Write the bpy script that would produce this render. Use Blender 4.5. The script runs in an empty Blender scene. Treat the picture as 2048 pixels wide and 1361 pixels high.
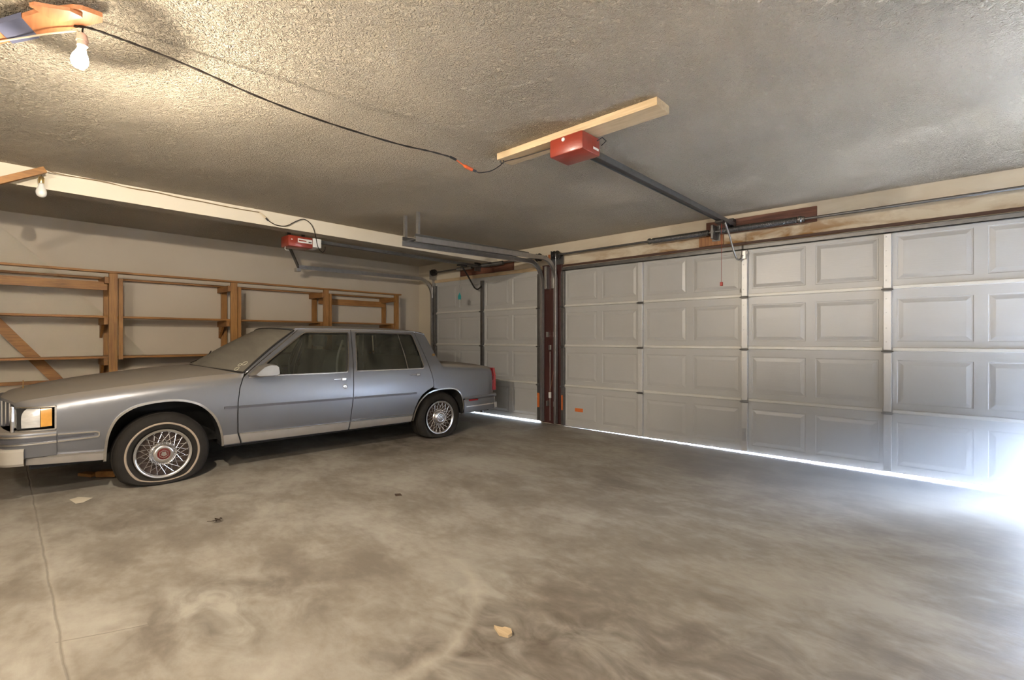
import bpy, bmesh, math, random
from mathutils import Vector, Matrix
random.seed(7)
PI = math.pi
scene = bpy.context.scene
COL = scene.collection

# ------------------------------------------------------------------ camera
cam_d = bpy.data.cameras.new('camera'); cam = bpy.data.objects.new('camera', cam_d); COL.objects.link(cam)
cam.location = (0, 0, 1.176); cam.rotation_euler = (PI/2, 0, math.radians(42.46))
cam_d.sensor_width = 36; cam_d.lens = 17.156; cam_d.shift_y = -0.0012; cam_d.clip_start = 0.05
scene.camera = cam
# ------------------------------------------------------------------ colour, world, lights
scene.view_settings.view_transform = 'Standard'; scene.view_settings.look = 'None'
scene.view_settings.gamma = 1; scene.view_settings.use_curve_mapping = False
scene.view_settings.exposure = 1.5
world = bpy.data.worlds.new('sky'); scene.world = world; world.use_nodes = True
world.node_tree.nodes['Background'].inputs[0].default_value = (0.72, 0.85, 1.0, 1)
world.node_tree.nodes['Background'].inputs[1].default_value = 9.0

def area(name, loc, target, size, power, color, sy=None):
    l = bpy.data.lights.new(name, 'AREA'); l.energy = power; l.color = color; l.size = size
    if sy: l.shape = 'RECTANGLE'; l.size_y = sy
    o = bpy.data.objects.new(name, l); COL.objects.link(o); o.location = loc
    o.rotation_euler = (Vector(target)-Vector(loc)).to_track_quat('-Z', 'Y').to_euler()
    return o
BULB_STRENGTH = 7
BULB_WATTS = 80
# fill lamp added behind the viewer to brighten the whole room
area('added_fill_light', (0.9, -2.45, 1.6), (-2.6, 2.6, 1.1), 1.5, 26, (1.0, 0.97, 0.92), 2.0)
# lamps added outside an unseen, made-up opening to feed the wide door's glow
_l = area('added_opening_light', (1.05, 5.62, 0.30), (-0.5, 4.7, -0.6), .5, 5, (0.48, 0.70, 1.0), .5)
area('added_beam_light', (4.9, 7.75, 1.5), (-.6, 4.25, -.1), 2.6, 8800, (0.56, 0.71, 1.0), 1.8)  # beam added to make the haze and floor glow
FILL_LAMP = 60   # power of a second bulb, added behind the viewer as fill
area('driveway_skylight', (-1.6, 6.1, 0.5), (-1.6, 4.6, -.25), 5.4, 9000, (0.55, 0.70, 1.0), 0.6)

# ------------------------------------------------------------------ object helpers
def tag(o, label=None, cat=None, group=None, kind=None):
    if label: o['label'] = label
    if cat: o['category'] = cat
    if group: o['group'] = group
    if kind: o['kind'] = kind
    return o
def empty(name, loc=(0, 0, 0), label=None, cat=None, group=None, kind=None):
    o = bpy.data.objects.new(name, None); COL.objects.link(o); o.location = loc
    o.empty_display_size = 0.1
    return tag(o, label, cat, group, kind)
def obj(name, bm, mat, parent=None, smooth=False, label=None, cat=None, group=None, kind=None, angle=None):
    me = bpy.data.meshes.new(name)
    bmesh.ops.recalc_face_normals(bm, faces=bm.faces)
    if smooth:
        for f in bm.faces: f.smooth = True
        if angle:
            for e in bm.edges:
                if len(e.link_faces) == 2 and e.calc_face_angle(0) > math.radians(angle): e.smooth = False
    bm.to_mesh(me); bm.free()
    for m in (mat if isinstance(mat, (list, tuple)) else [mat]): me.materials.append(m)
    o = bpy.data.objects.new(name, me); COL.objects.link(o)
    if parent is not None:
        o.parent = parent; o.matrix_parent_inverse = wm(parent).inverted()
    return tag(o, label, cat, group, kind)
def wm(o):
    m = Matrix.Translation(o.location)
    if o.parent is not None: m = wm(o.parent) @ o.matrix_parent_inverse @ m
    return m
def B(): return bmesh.new()
def box(bm, x0, x1, y0, y1, z0, z1, bev=0.0, M=None, mi=0):
    x0, x1 = sorted((x0, x1)); y0, y1 = sorted((y0, y1)); z0, z1 = sorted((z0, z1))
    r = bmesh.ops.create_cube(bm, size=1.0); vs = r['verts']
    for v in vs:
        v.co = Vector((x0 + (v.co.x+.5)*(x1-x0), y0+(v.co.y+.5)*(y1-y0), z0+(v.co.z+.5)*(z1-z0)))
    if bev:
        es = list({e for v in vs for e in v.link_edges})
        r = bmesh.ops.bevel(bm, geom=es, offset=bev, segments=2, affect='EDGES', profile=0.5)
        vs = list({v for f in r['faces'] for v in f.verts} | {v for v in vs if v.is_valid})
    if M is not None:
        for v in vs: v.co = M @ v.co
    if mi:
        for f in {f for v in vs for f in v.link_faces}: f.material_index = mi
    return vs
def beam(bm, p, q, w, t, up=(0, 0, 1), bev=0.0):
    """rectangular bar from p to q, w across, t along 'up'"""
    p, q = Vector(p), Vector(q); d = q-p; L = d.length; d.normalize()
    u = Vector(up); s = d.cross(u).normalized(); u = s.cross(d).normalized()
    M = Matrix((s, d, u)).transposed().to_4x4(); M.translation = p
    return box(bm, -w/2, w/2, 0, L, -t/2, t/2, bev, M)
def tube(bm, pts, r, n=8, closed=False, taper=None):
    pts = [Vector(p) for p in pts]; N = len(pts); rings = []
    prev = None
    for i, p in enumerate(pts):
        if closed: d = (pts[(i+1) % N]-pts[i-1]).normalized()
        else: d = (pts[min(i+1, N-1)]-pts[max(i-1, 0)]).normalized()
        if prev is None:
            a = Vector((0, 0, 1)) if abs(d.z) < .9 else Vector((1, 0, 0))
            s = d.cross(a).normalized()
        else:
            s = (prev-d*prev.dot(d))
            s = s.normalized() if s.length > 1e-6 else prev
        prev = s; u = d.cross(s)
        rr = r if taper is None else r*taper[i]
        rings.append([bm.verts.new(p+(s*math.cos(2*PI*k/n)+u*math.sin(2*PI*k/n))*rr) for k in range(n)])
    for i in range(N if closed else N-1):
        a, b = rings[i], rings[(i+1) % N]
        for k in range(n):
            try: bm.faces.new((a[k], a[(k+1) % n], b[(k+1) % n], b[k]))
            except ValueError: pass
    if not closed:
        bm.faces.new(rings[0][::-1]); bm.faces.new(rings[-1])
def sweep(bm, prof, pts, side, closed_prof=True):
    """sweep a 2D profile (a along side, b along normal) over a path lying in a plane whose normal is 'side'"""
    pts = [Vector(p) for p in pts]; side = Vector(side).normalized(); rings = []
    for i, p in enumerate(pts):
        d = (pts[min(i+1, len(pts)-1)]-pts[max(i-1, 0)]).normalized(); nrm = side.cross(d).normalized()
        rings.append([bm.verts.new(p+side*a+nrm*b) for a, b in prof])
    n = len(prof)
    for i in range(len(rings)-1):
        for k in range(n if closed_prof else n-1):
            bm.faces.new((rings[i][k], rings[i][(k+1) % n], rings[i+1][(k+1) % n], rings[i+1][k]))
    if closed_prof:
        bm.faces.new(rings[0][::-1]); bm.faces.new(rings[-1])
def lathe(bm, prof, M, n=32, caps=False):
    """prof: (radius, height) about local Z; M places it"""
    rings = []
    for r, h in prof:
        if r < 1e-5: rings.append([bm.verts.new(M @ Vector((0, 0, h)))])
        else: rings.append([bm.verts.new(M @ Vector((r*math.cos(2*PI*k/n), r*math.sin(2*PI*k/n), h))) for k in range(n)])
    for a, b in zip(rings[:-1], rings[1:]):
        for k in range(n):
            A = [a[k % len(a)], a[(k+1) % len(a)], b[(k+1) % len(b)], b[k % len(b)]]
            A = list(dict.fromkeys(A))
            if len(A) > 2: bm.faces.new(A)
    return rings
def smooth_path(pts, n=6, closed=False):
    P = [Vector(p) for p in pts]; out = []
    N = len(P)
    for i in range(N if closed else N-1):
        p0, p1, p2, p3 = (P[i-1] if (i > 0 or closed) else P[0]), P[i], P[(i+1) % N], (P[(i+2) % N] if (i+2 < N or closed) else P[-1])
        for k in range(n):
            t = k/n
            out.append(0.5*((2*p1)+(-p0+p2)*t+(2*p0-5*p1+4*p2-p3)*t*t+(-p0+3*p1-3*p2+p3)*t**3))
    if not closed: out.append(P[-1])
    return out
def interp(tab, x):
    if x <= tab[0][0]: return tab[0][1]
    for (a, va), (b, vb) in zip(tab[:-1], tab[1:]):
        if x <= b:
            t = (x-a)/(b-a); return va+(vb-va)*t
    return tab[-1][1]
def sinterp(tab, x):
    """Catmull-Rom through the table, for soft curves"""
    n = len(tab)
    if x <= tab[0][0]: return tab[0][1]
    if x >= tab[-1][0]: return tab[-1][1]
    for i in range(n-1):
        a, b = tab[i], tab[i+1]
        if x <= b[0]:
            h = b[0]-a[0]; t = (x-a[0])/h
            m0 = ((b[1]-tab[i-1][1])/(b[0]-tab[i-1][0])) if i > 0 else (b[1]-a[1])/h
            m1 = ((tab[i+2][1]-a[1])/(tab[i+2][0]-a[0])) if i+2 < n else (b[1]-a[1])/h
            return (2*t**3-3*t*t+1)*a[1]+(t**3-2*t*t+t)*h*m0+(-2*t**3+3*t*t)*b[1]+(t**3-t*t)*h*m1

# ------------------------------------------------------------------ materials
def lin(c): return tuple((x/12.92 if x <= .04045 else ((x+.055)/1.055)**2.4) for x in c)
def rgb(r, g, b): return (*lin((r/255, g/255, b/255)), 1)
def newmat(name):
    m = bpy.data.materials.new(name); m.use_nodes = True
    nt = m.node_tree; return m, nt, nt.nodes['Principled BSDF']
def nd(nt, t, **k):
    n = nt.nodes.new(t)
    for a, v in k.items():
        if a.startswith('i_'):
            key = a[2:]; key = int(key) if key.isdigit() else key.replace('_', ' ')
            n.inputs[key].default_value = v
        else: setattr(n, a, v)
    return n
def L(nt, a, b): nt.links.new(a, b)
def simple(name, col, rough=.5, metal=0.0, var=0.06, scale=8, bump=0.0, bscale=60, coat=0, spec=.5, stretch=None):
    """plain surface with a slight procedural variation of tone"""
    m, nt, p = newmat(name)
    tc = nd(nt, 'ShaderNodeTexCoord'); mp = nd(nt, 'ShaderNodeMapping'); L(nt, tc.outputs['Object'], mp.inputs[0])
    if stretch: mp.inputs['Scale'].default_value = stretch
    no = nd(nt, 'ShaderNodeTexNoise', i_Scale=scale, i_Detail=5.0, i_Roughness=.6); L(nt, mp.outputs[0], no.inputs['Vector'])
    mx = nd(nt, 'ShaderNodeMix', data_type='RGBA'); L(nt, no.outputs[0], mx.inputs[0])
    mx.inputs[6].default_value = tuple(max(0, c*(1-var*2)) for c in col[:3])+(1,)
    mx.inputs[7].default_value = tuple(min(1, c*(1+var*2)) for c in col[:3])+(1,)
    L(nt, mx.outputs[2], p.inputs['Base Color'])
    p.inputs['Roughness'].default_value = rough; p.inputs['Metallic'].default_value = metal
    p.inputs['Specular IOR Level'].default_value = spec
    if coat: p.inputs['Coat Weight'].default_value = coat; p.inputs['Coat Roughness'].default_value = .12
    if bump:
        n2 = nd(nt, 'ShaderNodeTexNoise', i_Scale=bscale, i_Detail=4.0); L(nt, mp.outputs[0], n2.inputs['Vector'])
        bp = nd(nt, 'ShaderNodeBump', i_Strength=bump, i_Distance=.01); L(nt, n2.outputs[0], bp.inputs['Height'])
        L(nt, bp.outputs[0], p.inputs['Normal'])
    return m
def wood(name, light, dark, axis='Y', rough=.6, scale=9, knots=True):
    m, nt, p = newmat(name)
    tc = nd(nt, 'ShaderNodeTexCoord'); mp = nd(nt, 'ShaderNodeMapping'); L(nt, tc.outputs['Object'], mp.inputs[0])
    s = {'X': (.08, 1, 1), 'Y': (1, .08, 1), 'Z': (1, 1, .08)}[axis]; mp.inputs['Scale'].default_value = s
    no = nd(nt, 'ShaderNodeTexNoise', i_Scale=scale*5, i_Detail=6.0, i_Distortion=1.2); L(nt, mp.outputs[0], no.inputs['Vector'])
    n2 = nd(nt, 'ShaderNodeTexNoise', i_Scale=3.0, i_Detail=3.0); L(nt, tc.outputs['Object'], n2.inputs['Vector'])
    ad = nd(nt, 'ShaderNodeMath', operation='MULTIPLY_ADD', i_1=.65, i_2=0.0); L(nt, no.outputs[0], ad.inputs[0])
    a2 = nd(nt, 'ShaderNodeMath', operation='MULTIPLY_ADD', i_1=.45); L(nt, n2.outputs[0], a2.inputs[0]); L(nt, ad.outputs[0], a2.inputs[2])
    r = nd(nt, 'ShaderNodeValToRGB'); r.color_ramp.elements[0].position = .36; r.color_ramp.elements[1].position = .68
    r.color_ramp.elements[0].color = dark; r.color_ramp.elements[1].color = light
    L(nt, a2.outputs[0], r.inputs[0]); L(nt, r.outputs[0], p.inputs['Base Color'])
    p.inputs['Roughness'].default_value = rough
    bp = nd(nt, 'ShaderNodeBump', i_Strength=.25, i_Distance=.004); L(nt, no.outputs[0], bp.inputs['Height']); L(nt, bp.outputs[0], p.inputs['Normal'])
    return m

def ceiling_mat():
    m, nt, p = newmat('sprayed_ceiling_texture')
    tc = nd(nt, 'ShaderNodeTexCoord')
    n0 = nd(nt, 'ShaderNodeTexNoise', i_Scale=28.0, i_Detail=2.0); L(nt, tc.outputs['Object'], n0.inputs['Vector'])
    mv = nd(nt, 'ShaderNodeVectorMath', operation='MULTIPLY_ADD'); mv.inputs[1].default_value = (.035,)*3
    L(nt, n0.outputs[1], mv.inputs[0]); L(nt, tc.outputs['Object'], mv.inputs[2])
    n1 = nd(nt, 'ShaderNodeTexNoise', i_Scale=50.0, i_Detail=3.0, i_Roughness=.55, i_Distortion=1.4); L(nt, mv.outputs[0], n1.inputs['Vector'])
    n2 = nd(nt, 'ShaderNodeTexNoise', i_Scale=140.0, i_Detail=2.0); L(nt, tc.outputs['Object'], n2.inputs['Vector'])
    r = nd(nt, 'ShaderNodeValToRGB'); r.color_ramp.elements[0].position = .40; r.color_ramp.elements[1].position = .66
    L(nt, n1.outputs[0], r.inputs[0])
    # hand-trowelled amount varies over the ceiling
    n3 = nd(nt, 'ShaderNodeTexNoise', i_Scale=.9, i_Detail=2.0); L(nt, tc.outputs['Object'], n3.inputs['Vector'])
    mr = nd(nt, 'ShaderNodeMapRange', i_1=.35, i_2=.65, i_3=.72, i_4=1.0); L(nt, n3.outputs[0], mr.inputs[0])
    ad = nd(nt, 'ShaderNodeMath', operation='MULTIPLY_ADD', i_1=.14); L(nt, n2.outputs[0], ad.inputs[0]); L(nt, r.outputs[0], ad.inputs[2])
    bp = nd(nt, 'ShaderNodeBump', i_Distance=.042); L(nt, ad.outputs[0], bp.inputs['Height']); L(nt, mr.outputs[0], bp.inputs['Strength'])
    L(nt, bp.outputs[0], p.inputs['Normal'])
    n4 = nd(nt, 'ShaderNodeTexNoise', i_Scale=1.7, i_Detail=4.0); L(nt, tc.outputs['Object'], n4.inputs['Vector'])
    mx = nd(nt, 'ShaderNodeMix', data_type='RGBA'); mx.inputs[6].default_value = (.60, .52, .405, 1); mx.inputs[7].default_value = (.70, .615, .48, 1)
    L(nt, n4.outputs[0], mx.inputs[0]); L(nt, mx.outputs[2], p.inputs['Base Color'])
    p.inputs['Roughness'].default_value = .95; p.inputs['Specular IOR Level'].default_value = .15
    return m

def concrete_mat():
    m, nt, p = newmat('stained_concrete')
    tc = nd(nt, 'ShaderNodeTexCoord'); sx = nd(nt, 'ShaderNodeSeparateXYZ'); L(nt, tc.outputs['Object'], sx.inputs[0])
    def M(op, a, b=None, c=None, clamp=False):
        n = nd(nt, 'ShaderNodeMath', operation=op); n.use_clamp = clamp
        for i, v in enumerate((a, b, c)):
            if v is None: continue
            if isinstance(v, (int, float)): n.inputs[i].default_value = v
            else: L(nt, v, n.inputs[i])
        return n.outputs[0]
    X, Y = sx.outputs[0], sx.outputs[1]
    mp = nd(nt, 'ShaderNodeMapping'); mp.inputs['Rotation'].default_value = (0, 0, .35); mp.inputs['Scale'].default_value = (.8, 1.25, 1)
    L(nt, tc.outputs['Object'], mp.inputs[0])
    def noise(scale, detail=5.0, rough=.6, dist=0.0, v=mp.outputs[0]):
        n = nd(nt, 'ShaderNodeTexNoise', i_Scale=scale, i_Detail=detail, i_Roughness=rough, i_Distortion=dist); L(nt, v, n.inputs['Vector']); return n.outputs[0]
    a = noise(1.15, 6.0, .62, .35); b = noise(4.2, 6.0, .65, .5); c = noise(17.0, 4.0)
    t = M('ADD', M('MULTIPLY', a, .56), M('ADD', M('MULTIPLY', b, .30), M('MULTIPLY', c, .14)))
    r = nd(nt, 'ShaderNodeValToRGB'); cr = r.color_ramp
    cr.elements[0].position = .40; cr.elements[0].color = (.20, .172, .138, 1)
    cr.elements[1].position = .60; cr.elements[1].color = (.37, .345, .295, 1)
    e = cr.elements.new(.47); e.color = (.25, .22, .18, 1)
    e = cr.elements.new(.53); e.color = (.315, .285, .24, 1)
    L(nt, t, r.inputs[0]); col = r.outputs[0]
    def mix(f, c2, prev, mode='MIX'):
        n = nd(nt, 'ShaderNodeMix', data_type='RGBA', blend_type=mode); L(nt, f, n.inputs[0]) if not isinstance(f, float) else None
        L(nt, prev, n.inputs[6]); n.inputs[7].default_value = c2; return n.outputs[2]
    # oily dark patches where cars dripped
    d = noise(5.5, 4.0, .6, .8); dz = noise(1.0, 3.0, .5)
    for (cx, cy, rad, k) in ((-1.05, 1.35, .95, .75), (-2.35, .75, .55, .6), (-.3, 1.9, .8, .45), (-2.3, 3.6, .9, .4), (-4.6, 3.4, 1.0, .7), (-1.7, 2.0, .5, .3), (-3.9, .75, .45, .45)):
        dx = M('SUBTRACT', X, cx); dy = M('SUBTRACT', Y, cy)
        q = M('SQRT', M('ADD', M('MULTIPLY', dx, dx), M('MULTIPLY', dy, dy)))
        f = M('SUBTRACT', 1.0, M('DIVIDE', q, rad), clamp=True)
        f = M('MULTIPLY', M('MULTIPLY', M('SMOOTH_MIN', f, .6, .2), k*2.1), M('MULTIPLY_ADD', d, 3.0, -1.05, clamp=True), clamp=True)
        col = mix(f, (.115, .092, .07, 1), col)
    # pale curved scrub mark
    q = M('SQRT', M('ADD', M('POWER', M('ABSOLUTE', M('SUBTRACT', X, -2.02)), 2.0), M('POWER', M('ABSOLUTE', M('SUBTRACT', Y, 1.10)), 2.0)))
    wob = M('MULTIPLY_ADD', noise(2.5, 3.0), .16, -.08)
    f = M('SUBTRACT', 1.0, M('DIVIDE', M('ABSOLUTE', M('SUBTRACT', M('ADD', q, wob), .60)), .05), clamp=True)
    f = M('MULTIPLY', f, M('MULTIPLY_ADD', X, 2.2, 4.6, clamp=True)); f = M('MULTIPLY', f, M('MULTIPLY_ADD', b, 2.0, -.3, clamp=True))
    col = mix(M('MULTIPLY', f, .65), (.47, .43, .36, 1), col)
    # small speckle stains
    vo = nd(nt, 'ShaderNodeTexVoronoi', i_Scale=5.0, i_Randomness=1.0); L(nt, mp.outputs[0], vo.inputs['Vector'])
    f = M('MULTIPLY', M('SUBTRACT', 1.0, M('DIVIDE', vo.outputs[0], .22), clamp=True), M('MULTIPLY_ADD', noise(1.3, 2.0), 4.0, -2.0, clamp=True))
    col = mix(M('MULTIPLY', f, .45), (.13, .105, .08, 1), col)
    # saw-cut joints
    wj = M('MULTIPLY_ADD', noise(6.0, 3.0), .02, -.01)
    j1 = M('ABSOLUTE', M('ADD', M('SUBTRACT', Y, M('MULTIPLY_ADD', X, -.022, .16)), wj))
    j2 = M('ABSOLUTE', M('ADD', M('SUBTRACT', X, M('MULTIPLY_ADD', Y, .42, -2.66)), wj))
    j2 = M('ADD', j2, M('MULTIPLY', M('GREATER_THAN', Y, .47), 9.0))
    j2 = M('ADD', j2, M('MULTIPLY', M('LESS_THAN', Y, .2), 9.0))
    j3 = M('ADD', M('ABSOLUTE', M('ADD', M('SUBTRACT', X, -4.10), wj)), M('MULTIPLY', M('LESS_THAN', Y, 3.9), 9.0))
    j = M('MINIMUM', j1, M('MINIMUM', j2, j3))
    f = M('SUBTRACT', 1.0, M('DIVIDE', j, .026), clamp=True)
    col = mix(M('MULTIPLY', f, .38), (.43, .39, .33, 1), col)
    f2 = M('SUBTRACT', 1.0, M('DIVIDE', j, .007), clamp=True)
    col = mix(M('MULTIPLY', f2, .5), (.12, .10, .08, 1), col)
    L(nt, col, p.inputs['Base Color'])
    rr = nd(nt, 'ShaderNodeMapRange', i_1=.3, i_2=.7, i_3=.52, i_4=.78); L(nt, b, rr.inputs[0]); L(nt, rr.outputs[0], p.inputs['Roughness'])
    p.inputs['Specular IOR Level'].default_value = .35
    hgt = M('ADD', M('MULTIPLY', c, .3), M('ADD', M('MULTIPLY', b, .5), M('MULTIPLY', f2, -1.2)))
    bp = nd(nt, 'ShaderNodeBump', i_Strength=.28, i_Distance=.012); L(nt, hgt, bp.inputs['Height']); L(nt, bp.outputs[0], p.inputs['Normal'])
    return m

def door_mat():
    m, nt, p = newmat('embossed_white_steel')
    tc = nd(nt, 'ShaderNodeTexCoord'); mp = nd(nt, 'ShaderNodeMapping'); mp.inputs['Scale'].default_value = (.05, 1, 1); L(nt, tc.outputs['Object'], mp.inputs[0])
    n = nd(nt, 'ShaderNodeTexNoise', i_Scale=150.0, i_Detail=4.0, i_Distortion=.6); L(nt, mp.outputs[0], n.inputs['Vector'])
    n2 = nd(nt, 'ShaderNodeTexNoise', i_Scale=2.0, i_Detail=4.0); L(nt, tc.outputs['Object'], n2.inputs['Vector'])
    mx = nd(nt, 'ShaderNodeMix', data_type='RGBA'); mx.inputs[6].default_value = (.40, .395, .38, 1); mx.inputs[7].default_value = (.47, .465, .45, 1)
    L(nt, n2.outputs[0], mx.inputs[0]); L(nt, mx.outputs[2], p.inputs['Base Color'])
    p.inputs['Roughness'].default_value = .30; p.inputs['Specular IOR Level'].default_value = .5
    bp = nd(nt, 'ShaderNodeBump', i_Strength=.30, i_Distance=.002); L(nt, n.outputs[0], bp.inputs['Height']); L(nt, bp.outputs[0], p.inputs['Normal'])
    return m

def paint_mat(name, col, rough=.34, metal=.55, dust=1.0):
    """metallic paint under dust that has settled on the faces that look up"""
    m, nt, p = newmat(name)
    tc = nd(nt, 'ShaderNodeTexCoord'); ge = nd(nt, 'ShaderNodeNewGeometry'); sx = nd(nt, 'ShaderNodeSeparateXYZ'); L(nt, ge.outputs['Normal'], sx.inputs[0])
    no = nd(nt, 'ShaderNodeTexNoise', i_Scale=7.0, i_Detail=6.0, i_Roughness=.6); L(nt, tc.outputs['Object'], no.inputs['Vector'])
    fl = nd(nt, 'ShaderNodeTexNoise', i_Scale=600.0, i_Detail=1.0); L(nt, tc.outputs['Object'], fl.inputs['Vector'])
    mr = nd(nt, 'ShaderNodeMapRange', i_1=.42, i_2=.80, i_3=.0, i_4=.86*dust, interpolation_type='SMOOTHSTEP'); L(nt, sx.outputs[2], mr.inputs[0])
    sm = nd(nt, 'ShaderNodeMath', operation='MULTIPLY_ADD', i_1=.30*dust, i_2=-.08*dust); sm.use_clamp = True; L(nt, no.outputs[0], sm.inputs[0])
    ad = nd(nt, 'ShaderNodeMath', operation='ADD'); ad.use_clamp = True; L(nt, mr.outputs[0], ad.inputs[0]); L(nt, sm.outputs[0], ad.inputs[1])
    mx = nd(nt, 'ShaderNodeMix', data_type='RGBA'); L(nt, ad.outputs[0], mx.inputs[0])
    mx.inputs[6].default_value = col; mx.inputs[7].default_value = (.215, .185, .15, 1)
    L(nt, mx.outputs[2], p.inputs['Base Color'])
    a = nd(nt, 'ShaderNodeMapRange', i_1=0., i_2=1., i_3=metal, i_4=0.); L(nt, ad.outputs[0], a.inputs[0]); L(nt, a.outputs[0], p.inputs['Metallic'])
    a = nd(nt, 'ShaderNodeMapRange', i_1=0., i_2=1., i_3=rough, i_4=.85); L(nt, ad.outputs[0], a.inputs[0]); L(nt, a.outputs[0], p.inputs['Roughness'])
    a = nd(nt, 'ShaderNodeMapRange', i_1=0., i_2=.6, i_3=.5, i_4=0.); L(nt, ad.outputs[0], a.inputs[0]); L(nt, a.outputs[0], p.inputs['Coat Weight'])
    p.inputs['Coat Roughness'].default_value = .22
    bp = nd(nt, 'ShaderNodeBump', i_Strength=.02, i_Distance=.001); L(nt, fl.outputs[0], bp.inputs['Height']); L(nt, bp.outputs[0], p.inputs['Normal'])
    return m

def dusty_glass(name, tint, dust, dustcol):
    m = bpy.data.materials.new(name); m.use_nodes = True; nt = m.node_tree; nt.nodes.clear()
    out = nd(nt, 'ShaderNodeOutputMaterial'); tc = nd(nt, 'ShaderNodeTexCoord')
    tr = nd(nt, 'ShaderNodeBsdfTransparent'); tr.inputs[0].default_value = tint
    gl = nd(nt, 'ShaderNodeBsdfGlossy'); gl.inputs['Roughness'].default_value = .08; gl.inputs[0].default_value = (.8, .8, .8, 1)
    fr = nd(nt, 'ShaderNodeFresnel', i_IOR=1.5)
    m1 = nd(nt, 'ShaderNodeMixShader'); L(nt, fr.outputs[0], m1.inputs[0]); L(nt, tr.outputs[0], m1.inputs[1]); L(nt, gl.outputs[0], m1.inputs[2])
    df = nd(nt, 'ShaderNodeBsdfDiffuse'); df.inputs[0].default_value = dustcol
    mp = nd(nt, 'ShaderNodeMapping'); mp.inputs['Rotation'].default_value = (0, .7, .5); mp.inputs['Scale'].default_value = (1, 4.5, 1); L(nt, tc.outputs['Object'], mp.inputs[0])
    no = nd(nt, 'ShaderNodeTexNoise', i_Scale=1.6, i_Detail=5.0, i_Roughness=.6); L(nt, mp.outputs[0], no.inputs['Vector'])
    mr = nd(nt, 'ShaderNodeMapRange', i_1=.3, i_2=.7, i_3=dust-.16, i_4=min(1, dust+.14)); mr.clamp = True; L(nt, no.outputs[0], mr.inputs[0])
    m2 = nd(nt, 'ShaderNodeMixShader'); L(nt, mr.outputs[0], m2.inputs[0]); L(nt, m1.outputs[0], m2.inputs[1]); L(nt, df.outputs[0], m2.inputs[2])
    L(nt, m2.outputs[0], out.inputs[0]); return m

def emission(name, col, strength):
    # lit frosted glass: glows itself and lets the lamp inside shine through
    m = bpy.data.materials.new(name); m.use_nodes = True; nt = m.node_tree; nt.nodes.clear()
    out = nd(nt, 'ShaderNodeOutputMaterial'); em = nd(nt, 'ShaderNodeEmission'); em.inputs[0].default_value = col; em.inputs[1].default_value = strength
    tr = nd(nt, 'ShaderNodeBsdfTransparent'); ad = nd(nt, 'ShaderNodeAddShader'); L(nt, em.outputs[0], ad.inputs[0]); L(nt, tr.outputs[0], ad.inputs[1]); L(nt, ad.outputs[0], out.inputs[0])
    return m

def drywall_mat(name, a, b, stain=None):
    m, nt, p = newmat(name)
    tc = nd(nt, 'ShaderNodeTexCoord')
    n = nd(nt, 'ShaderNodeTexNoise', i_Scale=1.6, i_Detail=5.0); L(nt, tc.outputs['Object'], n.inputs['Vector'])
    mx = nd(nt, 'ShaderNodeMix', data_type='RGBA'); mx.inputs[6].default_value = a; mx.inputs[7].default_value = b; L(nt, n.outputs[0], mx.inputs[0])
    last = mx.outputs[2]
    if stain:
        mp = nd(nt, 'ShaderNodeMapping'); mp.inputs['Scale'].default_value = (.8, 1, 2.2); L(nt, tc.outputs['Object'], mp.inputs[0])
        n2 = nd(nt, 'ShaderNodeTexNoise', i_Scale=3.2, i_Detail=6.0, i_Roughness=.62, i_Distortion=.5); L(nt, mp.outputs[0], n2.inputs['Vector'])
        sx = nd(nt, 'ShaderNodeSeparateXYZ'); L(nt, tc.outputs['Object'], sx.inputs[0])
        r = nd(nt, 'ShaderNodeMapRange', i_1=.42, i_2=.62, i_3=0., i_4=1.); L(nt, n2.outputs[0], r.inputs[0])
        zz = nd(nt, 'ShaderNodeMapRange', i_1=2.14, i_2=2.40, i_3=1.3, i_4=.15); L(nt, sx.outputs[2], zz.inputs[0])
        ab = nd(nt, 'ShaderNodeMath', operation='SUBTRACT', i_1=-1.75); L(nt, sx.outputs[0], ab.inputs[0])
        a2 = nd(nt, 'ShaderNodeMath', operation='ABSOLUTE'); L(nt, ab.outputs[0], a2.inputs[0])
        a3 = nd(nt, 'ShaderNodeMapRange', i_1=.5, i_2=3.2, i_3=1.0, i_4=.0); L(nt, a2.outputs[0], a3.inputs[0])
        mu = nd(nt, 'ShaderNodeMath', operation='MULTIPLY'); L(nt, r.outputs[0], mu.inputs[0]); L(nt, zz.outputs[0], mu.inputs[1])
        m3 = nd(nt, 'ShaderNodeMath', operation='MULTIPLY'); L(nt, mu.outputs[0], m3.inputs[0]); L(nt, a3.outputs[0], m3.inputs[1])
        my = nd(nt, 'ShaderNodeMix', data_type='RGBA'); my.inputs[7].default_value = stain; L(nt, m3.outputs[0], my.inputs[0]); L(nt, last, my.inputs[6]); last = my.outputs[2]
    L(nt, last, p.inputs['Base Color']); p.inputs['Roughness'].default_value = .85; p.inputs['Specular IOR Level'].default_value = .25
    n5 = nd(nt, 'ShaderNodeTexNoise', i_Scale=90.0, i_Detail=3.0); L(nt, tc.outputs['Object'], n5.inputs['Vector'])
    bp = nd(nt, 'ShaderNodeBump', i_Strength=.12, i_Distance=.003); L(nt, n5.outputs[0], bp.inputs['Height']); L(nt, bp.outputs[0], p.inputs['Normal'])
    return m

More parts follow.
